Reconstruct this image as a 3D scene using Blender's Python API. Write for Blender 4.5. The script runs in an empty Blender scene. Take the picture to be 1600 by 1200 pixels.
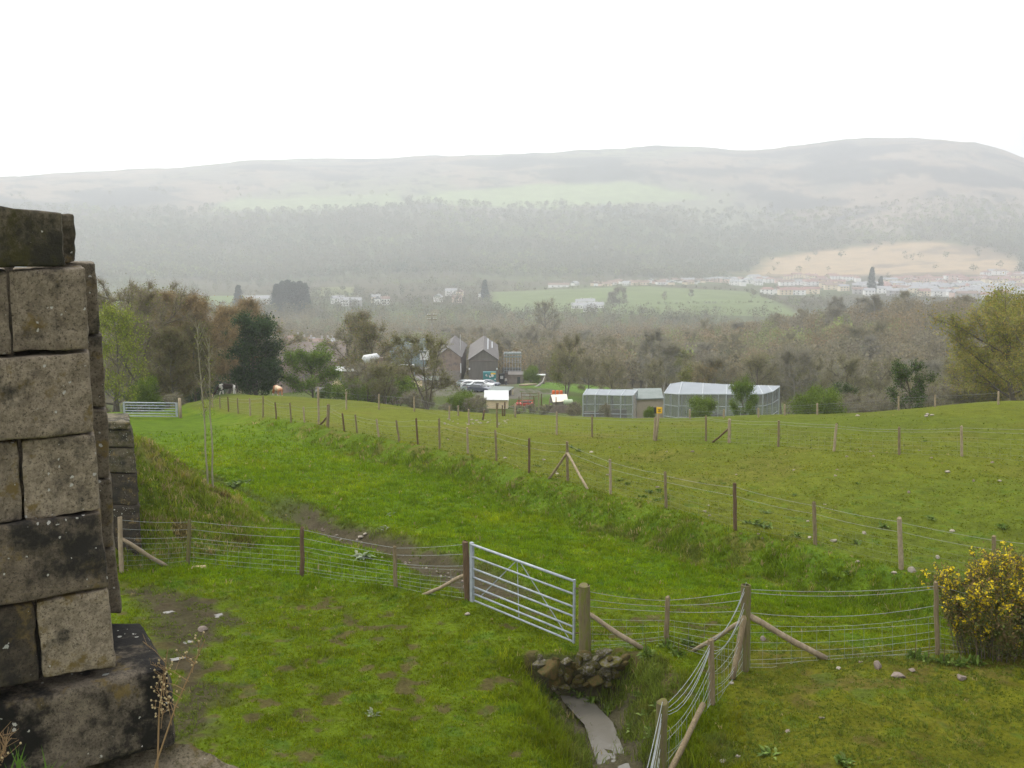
import bpy, math, random
import numpy as np
from mathutils import Vector, Matrix
sc = bpy.context.scene
COL = sc.collection
R = math.radians
PITCH = R(8.35); F = 1600.0
cp, sp_ = math.cos(PITCH), math.sin(PITCH)

# ---------------------------------------------------------------- rays
def ray(px, py):
    u = (px-800)/F; v = (600-py)/F
    return np.array([u, cp + v*sp_, -sp_ + v*cp])
def at_z(px, py, z):
    d = ray(px, py); return d*(z/d[2])
def at_d(px, py, dist):
    d = ray(px, py); return d*(dist/d[1])
def at_r(px, rr, z):
    u = (px-800)/F
    a = math.atan2(u, cp)
    return np.array([math.sin(a)*rr, math.cos(a)*rr, z])

# ---------------------------------------------------------------- noise
def _hash(ix, iy, s):
    h = (ix.astype(np.int64)*374761393 + iy.astype(np.int64)*668265263 + s*974711) & 0x7fffffff
    h = ((h ^ (h >> 13))*1274126177) & 0x7fffffff
    h = (h ^ (h >> 16)) & 0xffff
    return h/65535.0
def vnoise(x, y, s=0):
    x = np.asarray(x, float); y = np.asarray(y, float)
    ix = np.floor(x); iy = np.floor(y); fx = x-ix; fy = y-iy
    fx = fx*fx*fx*(fx*(fx*6-15)+10); fy = fy*fy*fy*(fy*(fy*6-15)+10)
    a = _hash(ix, iy, s); b = _hash(ix+1, iy, s); c = _hash(ix, iy+1, s); d = _hash(ix+1, iy+1, s)
    return (a*(1-fx)+b*fx)*(1-fy) + (c*(1-fx)+d*fx)*fy
def fbm(x, y, scale, octv=4, s=0):
    x = np.asarray(x, float)/scale; y = np.asarray(y, float)/scale
    t = 0; amp = .5; 
    for k in range(octv):
        c_, s_ = math.cos(.7*k), math.sin(.7*k)
        t = t + amp*(vnoise(x*c_-y*s_+17.3*k, x*s_+y*c_-9.1*k, s+k)-.5)*2
        x = x*2.03; y = y*2.03; amp *= .5
    return t
def ss(a, b, x):
    t = np.clip((x-a)/(b-a), 0, 1); return t*t*(3-2*t)

def seg_dist(x, y, pts):
    """distance to a polyline, sign (+ = left of the direction of travel), index of the nearest segment"""
    best = np.full(np.shape(x), 1e9); sg = np.ones(np.shape(x))
    for (ax, ay), (bx, by) in zip(pts[:-1], pts[1:]):
        dx, dy = bx-ax, by-ay; L = dx*dx+dy*dy
        t = np.clip(((x-ax)*dx+(y-ay)*dy)/L, 0, 1)
        qx, qy = x-(ax+t*dx), y-(ay+t*dy)
        d = np.hypot(qx, qy); m = d < best
        cr = dx*(y-ay)-dy*(x-ax)
        best = np.where(m, d, best); sg = np.where(m, np.sign(cr), sg)
    return best, sg
def inpoly(x, y, poly):
    x = np.asarray(x, float); y = np.asarray(y, float)
    ins = np.zeros(x.shape, bool); n = len(poly)
    for i in range(n):
        ax, ay = poly[i]; bx, by = poly[(i+1) % n]
        c = (ay > y) != (by > y)
        if ay != by:
            ins ^= c & (x < (bx-ax)*(y-ay)/(by-ay)+ax)
    return ins
def polymask(x, y, poly, soft):
    """1 inside, 0 outside, softened over `soft` metres"""
    d, _ = seg_dist(x, y, list(poly)+[poly[0]])
    s = np.where(inpoly(x, y, poly), d, -d)
    return ss(-soft, soft, s)

# ---------------------------------------------------------------- ground heights
BANK = [(2300,1040,-7.6),(1900,985,-7.7),(1600,925,-7.8),(1405,890,-7.9),(1273,852,-8.0),(1148,828,-8.1),(1040,795,-8.3),(953,772,-8.45),
        (887,752,-8.6),(827,738,-8.7),(775,719,-8.9),(687,700,-9.0),(620,688,-9.3),(512,668,-9.9),(411,651,-10.8),(335,635,-12.0),(296,632,-12.7)]
bank_w = [tuple(at_z(*b)[:2]) for b in BANK]
def bank_drop(x, y):
    d, s = seg_dist(x, y, bank_w)
    r = np.hypot(x, y)
    side = np.where(s > 0, 1, -1)      # travel right->left/far: the lane is on the left
    t = d*side
    wob = .35*fbm(x, y, 2.2, 3, 5)
    return BANK_SIGN(t + wob, r)
def BANK_SIGN(t, r):
    return .85*ss(.15, 1.7, t)*(1-.75*ss(45, 66, r))
# direction of travel is right -> left, far; camera side is on the LEFT of it
CTRL = []
def cz(px, py, z): CTRL.append(tuple(at_z(px, py, z)))
def cr(px, r, z): CTRL.append(tuple(at_r(px, r, z)))
for a in [(300,1190,-7.2),(800,1190,-7.3),(210,1010,-7.5),(450,1050,-7.5),(640,1000,-7.55),(740,945,-7.5),(905,1018,-7.4),(1010,1012,-7.4),
          (800,1080,-7.35),(600,1150,-7.3),(188,893,-7.9),(472,900,-7.95),(617,917,-7.8),(1300,1030,-7.2),(1170,1047,-7.3),(1463,1022,-7.3),(1580,1190,-7.2),
          (1150,1190,-7.3),(1620,1035,-7.2),(1250,950,-8.25),(1000,900,-8.4),(1100,870,-8.65),(800,820,-9.0),(600,800,-9.0),(420,780,-9.0),
          (650,730,-9.5),(400,690,-10.1),(235,651,-12.6),(300,660,-12.1),(500,700,-10.0),(220,705,-10.3),(1400,980,-8.1),(1600,1000,-8.0),(185,646,-12.5),(100,880,-8.0),(100,700,-10.2),
          (1600,800,-7.9),(1300,760,-8.35),(1000,712,-9.2),(1600,720,-8.6),(1502,712,-8.5),(1305,705,-8.6),(1140,692,-9.4),(1027,686,-9.6),(800,668,-10.8),(700,655,-11.6),
          (1600,628,-9.8),(1400,642,-10.6),(1200,650,-11.4),(1000,656,-12.0),(850,650,-12.8),(750,648,-13.4),(650,638,-14.2),(560,629,-15.0),(430,622,-16.0),(350,617,-16.5)]:
    cz(*a)
for b in BANK: cz(*b)
for a in [(1000,92,-16.8),(1000,118,-21.5),(1500,90,-15.2),(1500,130,-23),(1250,90,-16.5),(1250,120,-22),(600,140,-24),(750,110,-20.0),(750,165,-26.6),(740,185,-28.5),(870,215,-31.6),(785,235,-34.3),
          (900,150,-25.3),(350,130,-22),(200,100,-17.5),(200,200,-33),(500,200,-31),(1200,200,-34),(1500,200,-33),(300,300,-42),(800,300,-43),(1200,300,-44),(1500,300,-38),
          (1400,450,-37),(1500,400,-36.3),(1200,450,-47),(1000,450,-54),(800,450,-55),(500,450,-56),(200,450,-56),(1600,450,-36),(1400,600,-55),
          (300,700,-67),(800,700,-69),(1100,700,-70),(1500,700,-66),(300,1000,-74),(1000,1050,-78),(1000,1370,-70),(600,1050,-77),(1400,1050,-77),(530,1300,-72),(1500,1300,-76),
          (200,1500,-72),(1400,1600,-75),(1600,1900,-73),(1400,1950,-71),(1400,2300,-27),(1150,2250,-40),(1600,2300,-30),(900,1700,-72),(400,1800,-72),(0,1800,-72),
          (800,2500,61),(1300,2650,62),(1550,2650,60),(200,2500,54),(0,2500,52),(800,2700,123),(500,2650,95),
          (0,3300,158),(200,3300,182),(400,3300,222),(700,3300,240),(900,3300,250),(1050,3300,262),(1300,3300,264),(1500,3300,248),(1590,3300,190),(1700,3300,140),
          (-200,3300,150),(0,4300,140),(400,4300,220),(800,4300,235),(1200,4300,250),(1600,4300,150)]:
    cr(*a)
C_ = np.array(CTRL)
def _uv(x, y):
    r = np.clip(np.hypot(x, y), 9.5, 4300)
    az = np.clip(np.arctan2(x, np.maximum(y, 1e-3)), -.62, .62)
    return az, np.log(r), r
_caz, _clr, _cr_ = _uv(C_[:,0], C_[:,1])
_e = (C_[:,2] + bank_drop(C_[:,0], C_[:,1]))/_cr_
def _K(a, b, c, d):
    r2 = (a-c)**2*6 + (b-d)**2
    return np.where(r2 > 1e-12, .5*r2*np.log(r2+1e-12), 0)
_n = len(C_)
A = np.zeros((_n+3, _n+3))
A[:_n,:_n] = _K(_caz[:,None], _clr[:,None], _caz[None], _clr[None]) + np.eye(_n)*1e-4
A[:_n,_n:] = np.stack([np.ones(_n), _caz, _clr], 1); A[_n:,:_n] = A[:_n,_n:].T
_w = np.linalg.solve(A, np.concatenate([_e, [0,0,0]]))
def _tps(az, lr):
    out = _w[_n] + _w[_n+1]*az + _w[_n+2]*lr
    for i in range(_n):
        out = out + _w[i]*_K(az, lr, _caz[i], _clr[i])
    return out
STREAM = [tuple(at_z(*a)[:2]) for a in [(1010,1330,-8.3),(960,1230,-8.3),(935,1150,-8.25),(900,1105,-8.2),(880,1060,-8.2),(905,1015,-8.2)]]
DITCH = [tuple(at_z(*a)[:2]) for a in [(300,735,-9.7),(345,752,-9.3),(430,795,-9.1),(490,826,-8.9),(560,848,-8.8),(640,875,-8.6),(710,915,-8.3),(780,950,-8.1)]]
CULV_Y = 17.15
def Hnear_mods(x, y):
    z = -bank_drop(x, y)
    d, s = seg_dist(x, y, STREAM)
    d = d + .18*fbm(x, y, .7, 3, 31)
    right = s < 0 if True else None
    wd = np.where(s < 0, 1.05, 1.55)
    z = z - .72*(1-ss(.22, wd, d))*ss(CULV_Y+.08, CULV_Y-.08, y)
    d, s = seg_dist(x, y, DITCH)
    az = np.arctan2(x, y)
    d = d + .2*fbm(x, y, .8, 3, 33)
    wide = ss(-9.5, -5.0, x)
    z = z - (.14+.22*wide)*(1-ss(.15, .5+.55*wide, d))
    # spill cone of earth beside the second pier
    q = np.hypot((x+12.2)/5.9, (y-27.2)/4.6) + .10*fbm(x, y, 1.3, 3, 41)
    z = z + 2.9*ss(1.05,.15,q)
    return z
def H(x, y, fine=True):
    x = np.asarray(x, float); y = np.asarray(y, float)
    az, lr, r = _uv(x, y)
    z = _tps(az, lr)*r
    near = r < 90
    z = z + np.where(near, Hnear_mods(x, y), 0)
    if fine:
        z = z + .05*fbm(x, y, 1.6, 3, 3)*ss(90, 60, r) + .22*fbm(x, y, 7, 3, 4)*ss(20, 45, r)
        hum = 1-np.abs(fbm(x, y, .55, 3, 9))
        z = z + .10*(hum-.7)*ss(80, 50, r) + .022*fbm(x, y, .19, 2, 19)*ss(40, 25, r)
        z = z + ss(90, 220, r)*1.0*fbm(x, y, 45, 3, 6) + ss(1900, 2700, r)*16*fbm(x, y, 330, 5, 7)
        cr = 1-np.abs(fbm(x, y, 240, 4, 12))
        z = z + ss(2500, 2900, r)*9*(cr-.6)
    return z
def Hs(x, y):
    return float(H(np.array([x]), np.array([y]))[0])
def hit(px, py, t0=8., t1=4300.):
    """first point where the ray through photo pixel (px, py) meets the ground"""
    d = ray(px, py); d = d/math.hypot(d[0], d[1])
    t = np.exp(np.linspace(math.log(t0), math.log(t1), 1200))
    g = H(d[0]*t, d[1]*t) - d[2]*t
    k = np.argmax(g > 0)
    if g[k] <= 0: return None
    a, b = (t[k-1] if k else t[k]*.99), t[k]
    t = np.linspace(a, b, 20); g = H(d[0]*t, d[1]*t) - d[2]*t
    k = np.argmax(g > 0); t = t[k]
    x, y = d[0]*t, d[1]*t
    return Vector((x, y, Hs(x, y)))
def on(px, r):
    a = math.atan2((px-800)/F, cp); x, y = math.sin(a)*r, math.cos(a)*r
    return Vector((x, y, Hs(x, y)))
def pxs(p):
    """(px, py) of a world point on the photograph, only used to check placements"""
    x, y, z = p; fy = y*cp - z*sp_; fz = y*sp_ + z*cp
    return 800+F*x/fy, 600-F*fz/fy

# ---------------------------------------------------------------- objects
def tag(o, label=None, cat=None, group=None, kind=None):
    if label: o['label'] = label
    if cat: o['category'] = cat
    if group: o['group'] = group
    if kind: o['kind'] = kind
    return o
def link(o, parent=None):
    COL.objects.link(o)
    if parent is not None: o.parent = parent
    return o
def empty(name, loc=(0,0,0), rz=0, label=None, cat=None, group=None):
    o = bpy.data.objects.new(name, None); o.location = loc; o.rotation_euler = (0,0,rz); o.empty_display_size = .3
    link(o); return tag(o, label, cat, group)
def np_mesh(name, V, faces, mat=None, col=None, smooth=False, mats=None, midx=None):
    """V (n,3); faces = list of int arrays, each (m,3) or (m,4)"""
    me = bpy.data.meshes.new(name)
    V = np.asarray(V, np.float32)
    me.vertices.add(len(V)); me.vertices.foreach_set('co', V.ravel())
    faces = [np.asarray(f, np.int32) for f in faces if len(f)]
    nl = sum(f.size for f in faces); npoly = sum(len(f) for f in faces)
    me.loops.add(nl); me.polygons.add(npoly)
    me.loops.foreach_set('vertex_index', np.concatenate([f.ravel() for f in faces]))
    tot = np.concatenate([np.full(len(f), f.shape[1], np.int32) for f in faces])
    st = np.concatenate([[0], np.cumsum(tot)[:-1]]).astype(np.int32)
    me.polygons.foreach_set('loop_start', st)
    if smooth: me.polygons.foreach_set('use_smooth', np.ones(npoly, bool))
    if col is not None:
        at = me.color_attributes.new('col', 'FLOAT_COLOR', 'POINT')
        c4 = np.ones((len(V), 4), np.float32); c4[:, :3] = col
        at.data.foreach_set('color', c4.ravel())
    me.update(calc_edges=True)
    if mat is not None: me.materials.append(mat)
    return me
class MB:
    """collects shapes for ONE mesh object"""
    def __init__(s): s.v = []; s.f = []; s.c = []; s.n = 0
    def add(s, V, Fc, col=None):
        V = [tuple(map(float, p)) for p in V]
        s.v += V; s.f += [tuple(i+s.n for i in f) for f in Fc]; s.c += [col or (1,1,1)]*len(V); s.n += len(V)
    def box(s, c, size, rz=0, col=None, M=None):
        hx, hy, hz = size[0]/2, size[1]/2, size[2]/2
        ca, sa = math.cos(rz), math.sin(rz)
        V = []
        for z in (-hz, hz):
            for x, y in ((-hx,-hy),(hx,-hy),(hx,hy),(-hx,hy)):
                V.append((c[0]+x*ca-y*sa, c[1]+x*sa+y*ca, c[2]+z))
        if M is not None: V = [M @ Vector(p) for p in V]
        s.add(V, [(3,2,1,0),(4,5,6,7),(0,1,5,4),(1,2,6,5),(2,3,7,6),(3,0,4,7)], col)
    def hexa(s, V8, col=None):
        s.add(V8, [(3,2,1,0),(4,5,6,7),(0,1,5,4),(1,2,6,5),(2,3,7,6),(3,0,4,7)], col)
    def tube(s, pts, rad, sides=6, cap=True, col=None):
        pts = [Vector(p) for p in pts]
        if not hasattr(rad, '__len__'): rad = [rad]*len(pts)
        rings = []
        for i, p in enumerate(pts):
            a = pts[max(i-1, 0)]; b = pts[min(i+1, len(pts)-1)]
            t = (b-a).normalized() if (b-a).length > 1e-9 else Vector((0,0,1))
            n = t.cross(Vector((0,0,1)))
            if n.length < .15: n = t.cross(Vector((1,0,0)))
            n.normalize(); m = t.cross(n)
            rings.append([p + n*(rad[i]*math.cos(2*math.pi*k/sides)) + m*(rad[i]*math.sin(2*math.pi*k/sides)) for k in range(sides)])
        V = [p for r_ in rings for p in r_]; Fc = []
        for i in range(len(pts)-1):
            for k in range(sides):
                a = i*sides+k; b = i*sides+(k+1) % sides
                Fc.append((a, b, b+sides, a+sides))
        if cap:
            Fc.append(tuple(range(sides-1, -1, -1))); Fc.append(tuple(range(len(V)-sides, len(V))))
        s.add(V, Fc, col)
    def lathe(s, prof, sides=12, loc=(0,0,0), col=None):
        V = []; Fc = []
        for (r_, z) in prof:
            for k in range(sides):
                a = 2*math.pi*k/sides; V.append((loc[0]+r_*math.cos(a), loc[1]+r_*math.sin(a), loc[2]+z))
        for i in range(len(prof)-1):
            for k in range(sides):
                a = i*sides+k; b = i*sides+(k+1) % sides; Fc.append((a, b, b+sides, a+sides))
        Fc.append(tuple(range(sides-1, -1, -1))); Fc.append(tuple(range(len(V)-sides, len(V))))
        s.add(V, Fc, col)
    def mesh(s, name, mat, smooth=False, bevel=0):
        me = bpy.data.meshes.new(name)
        me.from_pydata(s.v, [], s.f)
        at = me.color_attributes.new('col', 'FLOAT_COLOR', 'POINT')
        c4 = np.ones((len(s.v), 4), np.float32); c4[:, :3] = s.c
        at.data.foreach_set('color', c4.ravel())
        me.materials.append(mat)
        if smooth:
            me.polygons.foreach_set('use_smooth', np.ones(len(me.polygons), bool))
        me.update()
        return me
    def build(s, name, mat, parent=None, smooth=False, bevel=0):
        o = bpy.data.objects.new(name, s.mesh(name, mat, smooth))
        if bevel:
            m = o.modifiers.new('bevel', 'BEVEL'); m.width = bevel; m.segments = 2; m.limit_method = 'ANGLE'
        return link(o, parent)
def copy_tree(o, parent=None):
    c = o.copy(); link(c, parent)
    for ch in o.children: copy_tree(ch, c)
    return c

# ---------------------------------------------------------------- materials
MATS = {}
def nmat(name):
    m = bpy.data.materials.new(name); m.use_nodes = True
    nt = m.node_tree; b = nt.nodes['Principled BSDF']
    return m, nt, b
def pmat(name, c1, c2=None, scale=4., rough=.85, bump=.0, metal=0., attr=False, detail=5, bscale=None, spec=.3, stretch=None, c3=None, s3=1.0, t3=.6, bdist=.02):
    """procedural: two colours mixed by noise, an optional third in patches, optional bump, optional vertex tint"""
    if name in MATS: return MATS[name]
    m, nt, b = nmat(name); N = nt.nodes; L = nt.links
    b.inputs['Roughness'].default_value = rough; b.inputs['Metallic'].default_value = metal
    b.inputs['Specular IOR Level'].default_value = spec
    tc = N.new('ShaderNodeTexCoord'); vec = tc.outputs['Object']
    if stretch:
        mp = N.new('ShaderNodeMapping'); mp.inputs['Scale'].default_value = stretch; L.new(vec, mp.inputs[0]); vec = mp.outputs[0]
    no = N.new('ShaderNodeTexNoise'); no.inputs['Scale'].default_value = scale; no.inputs['Detail'].default_value = detail
    no.inputs['Roughness'].default_value = .65
    L.new(vec, no.inputs['Vector'])
    cr = N.new('ShaderNodeValToRGB'); cr.color_ramp.elements[0].position = .3; cr.color_ramp.elements[1].position = .7
    cr.color_ramp.elements[0].color = (*c1, 1); cr.color_ramp.elements[1].color = (*(c2 or c1), 1)
    L.new(no.outputs[0], cr.inputs[0]); out = cr.outputs[0]
    if c3:
        n3 = N.new('ShaderNodeTexNoise'); n3.inputs['Scale'].default_value = s3; n3.inputs['Detail'].default_value = 6; n3.inputs['Roughness'].default_value = .7
        L.new(vec, n3.inputs['Vector'])
        r3 = N.new('ShaderNodeValToRGB'); r3.color_ramp.elements[0].position = t3-.03; r3.color_ramp.elements[1].position = t3+.05
        L.new(n3.outputs[0], r3.inputs[0])
        mx = N.new('ShaderNodeMix'); mx.data_type = 'RGBA'; mx.inputs[7].default_value = (*c3, 1)
        L.new(r3.outputs[0], mx.inputs[0]); L.new(out, mx.inputs[6]); out = mx.outputs[2]
    if attr:
        at = N.new('ShaderNodeAttribute'); at.attribute_name = 'col'
        mu = N.new('ShaderNodeMix'); mu.data_type = 'RGBA'; mu.blend_type = 'MULTIPLY'; mu.inputs[0].default_value = 1
        L.new(out, mu.inputs[6]); L.new(at.outputs['Color'], mu.inputs[7]); out = mu.outputs[2]
    L.new(out, b.inputs['Base Color'])
    if bump:
        nb = N.new('ShaderNodeTexNoise'); nb.inputs['Scale'].default_value = bscale or scale*4; nb.inputs['Detail'].default_value = 6; nb.inputs['Roughness'].default_value = .7
        L.new(vec, nb.inputs['Vector'])
        bp = N.new('ShaderNodeBump'); bp.inputs['Strength'].default_value = bump; bp.inputs['Distance'].default_value = bdist
        L.new(nb.outputs[0], bp.inputs['Height']); L.new(bp.outputs[0], b.inputs['Normal'])
    MATS[name] = m; return m
def vmat(name, rough=.8, vary=.35, scale=8., transl=0., spec=.2):
    """vertex colour 'col' with a little noise over it; transl lets light through thin leaves"""
    if name in MATS: return MATS[name]
    m, nt, b = nmat(name); N = nt.nodes; L = nt.links
    b.inputs['Roughness'].default_value = rough; b.inputs['Specular IOR Level'].default_value = spec
    at = N.new('ShaderNodeAttribute'); at.attribute_name = 'col'
    tc = N.new('ShaderNodeTexCoord'); no = N.new('ShaderNodeTexNoise'); no.inputs['Scale'].default_value = scale
    L.new(tc.outputs['Object'], no.inputs['Vector'])
    mr = N.new('ShaderNodeMapRange'); mr.inputs[1].default_value = .25; mr.inputs[2].default_value = .75
    mr.inputs[3].default_value = 1-vary; mr.inputs[4].default_value = 1+vary
    L.new(no.outputs[0], mr.inputs[0])
    vm = N.new('ShaderNodeVectorMath'); vm.operation = 'SCALE'
    L.new(at.outputs['Color'], vm.inputs[0]); L.new(mr.outputs[0], vm.inputs['Scale'])
    L.new(vm.outputs[0], b.inputs['Base Color'])
    if transl:
        tr = N.new('ShaderNodeBsdfTranslucent'); L.new(vm.outputs[0], tr.inputs[0])
        mx = N.new('ShaderNodeMixShader'); mx.inputs[0].default_value = transl
        out = N['Material Output']
        L.new(b.outputs[0], mx.inputs[1]); L.new(tr.outputs[0], mx.inputs[2]); L.new(mx.outputs[0], out.inputs[0])
    MATS[name] = m; return m
# ================================================================ camera, light, sky, haze
cam = bpy.data.cameras.new('camera'); co = bpy.data.objects.new('camera', cam); COL.objects.link(co)
co.location = (0,0,0); co.rotation_euler = (math.pi/2-PITCH, 0, 0)
cam.sensor_width = 36; cam.lens = 36; cam.clip_start = .1; cam.clip_end = 12000
sc.camera = co
SUN_EL, SUN_AZ = R(52), R(-35)      # high behind the cloud, to the left and ahead
sun = bpy.data.lights.new('sun', 'SUN'); sun.energy = 1.2; sun.angle = R(18); sun.color = (1, .965, .9)
so = bpy.data.objects.new('sun', sun); COL.objects.link(so)
sd = Vector((math.sin(SUN_AZ)*math.cos(SUN_EL), math.cos(SUN_AZ)*math.cos(SUN_EL), math.sin(SUN_EL)))
so.rotation_euler = sd.to_track_quat('Z', 'Y').to_euler(); so.location = (0,0,60)
w = bpy.data.worlds.new('World'); sc.world = w; w.use_nodes = True
wn, wl = w.node_tree.nodes, w.node_tree.links
bg = wn['Background']
sky = wn.new('ShaderNodeTexSky'); sky.sky_type = 'NISHITA'; sky.sun_disc = False; sky.sun_elevation = SUN_EL; sky.sun_rotation = SUN_AZ
sky.air_density = 1.2; sky.dust_density = 4
# cloud deck over the sky: almost even white, slightly greyer in soft patches
tc = wn.new('ShaderNodeTexCoord')
no = wn.new('ShaderNodeTexNoise'); no.inputs['Scale'].default_value = 1.3; no.inputs['Detail'].default_value = 4
mp = wn.new('ShaderNodeMapping'); mp.inputs['Scale'].default_value = (1, 1, 3)
wl.new(tc.outputs['Generated'], mp.inputs[0]); wl.new(mp.outputs[0], no.inputs['Vector'])
cr = wn.new('ShaderNodeValToRGB'); cr.color_ramp.elements[0].position = .3; cr.color_ramp.elements[1].position = .7
cr.color_ramp.elements[0].color = (13.8, 13.8, 13.7, 1); cr.color_ramp.elements[1].color = (15.6, 15.6, 15.4, 1)
wl.new(no.outputs[0], cr.inputs[0])
# darker lavender vignette painted into the sky at the right, above the hill's shoulder
sx = wn.new('ShaderNodeSeparateXYZ'); wl.new(tc.outputs['Generated'], sx.inputs[0])
ma = wn.new('ShaderNodeMath'); ma.operation = 'ADD'
mm = wn.new('ShaderNodeMath'); mm.operation = 'MULTIPLY_ADD'; mm.inputs[1].default_value = .06; mm.inputs[2].default_value = -.03
wl.new(no.outputs[0], mm.inputs[0]); wl.new(sx.outputs[0], ma.inputs[0]); wl.new(mm.outputs[0], ma.inputs[1])
mr = wn.new('ShaderNodeMapRange'); mr.interpolation_type = 'SMOOTHSTEP'
mr.inputs[1].default_value = .34; mr.inputs[2].default_value = .50; mr.inputs[3].default_value = 0; mr.inputs[4].default_value = .9
wl.new(ma.outputs[0], mr.inputs[0])
mc = wn.new('ShaderNodeMix'); mc.data_type = 'RGBA'; mc.inputs[7].default_value = (5.2, 5.1, 6.1, 1)
wl.new(mr.outputs[0], mc.inputs[0]); wl.new(cr.outputs[0], mc.inputs[6])
mx = wn.new('ShaderNodeMix'); mx.data_type = 'RGBA'; mx.inputs[0].default_value = .88
wl.new(sky.outputs[0], mx.inputs[6]); wl.new(mc.outputs[2], mx.inputs[7])
wl.new(mx.outputs[2], bg.inputs[0]); bg.inputs[1].default_value = .1
sc.view_settings.view_transform = 'Standard'; sc.view_settings.look = 'None'; sc.view_settings.gamma = 1
sc.view_settings.exposure = .6
sc.cycles.volume_bounces = 2

HZ = MB(); HZ.box((0, 1650, 95), (6400, 6400, 640))
hm = bpy.data.materials.new('haze_air'); hm.use_nodes = True
hn, hl = hm.node_tree.nodes, hm.node_tree.links
hn.remove(hn['Principled BSDF'])
pv = hn.new('ShaderNodeVolumePrincipled'); pv.inputs['Color'].default_value = (.87, .90, .93, 1)
pv.inputs['Density'].default_value = .00036; pv.inputs['Anisotropy'].default_value = .35
hl.new(pv.outputs[0], hn['Material Output'].inputs['Volume'])
hz = HZ.build('haze', hm); tag(hz, kind='stuff', label='pale mist filling the valley in front of the hills')

# ================================================================ ground colours (where each cover grows)
def W(*pts): 
    out = []
    for p in pts:
        h = hit(*p)
        out.append((h.x, h.y))
    return out
def WR(*pts): return [tuple(on(px, r)[:2]) for px, r in pts]
mudpatch = W((185,925),(262,922),(330,940),(375,965),(335,990),(315,1030),(345,1080),(330,1150),(280,1170),(262,1010))
yardtar = WR((590,200),(700,170),(800,160),(870,165),(880,185),(815,185),(812,228),(800,234),(640,234),(590,220))
lawn = WR((815,185),(960,180),(985,215),(930,235),(812,228))
lawn2 = WR((850,150),(905,150),(905,170),(850,172))
fieldA = WR((770,1040),(1250,1010),(1215,1190),(1160,1400),(870,1400),(770,1360))
fieldB = WR((480,1230),(560,1230),(560,1420),(505,1440))
fieldC = WR((1480,365),(1640,365),(1640,425),(1540,430),(1480,400))
fieldD = WR((60,1120),(420,1110),(420,1300),(60,1330))
bracken = WR((1150,1960),(1300,1900),(1540,1930),(1590,2000),(1570,2200),(1480,2330),(1380,2340),(1195,2220))
upA = WR((640,2560),(760,2520),(1010,2580),(1100,2690),(980,2760),(840,2740),(700,2680))
upB = WR((330,2480),(640,2500),(620,2650),(380,2640))
lane_edge, _ = None, None
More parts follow.
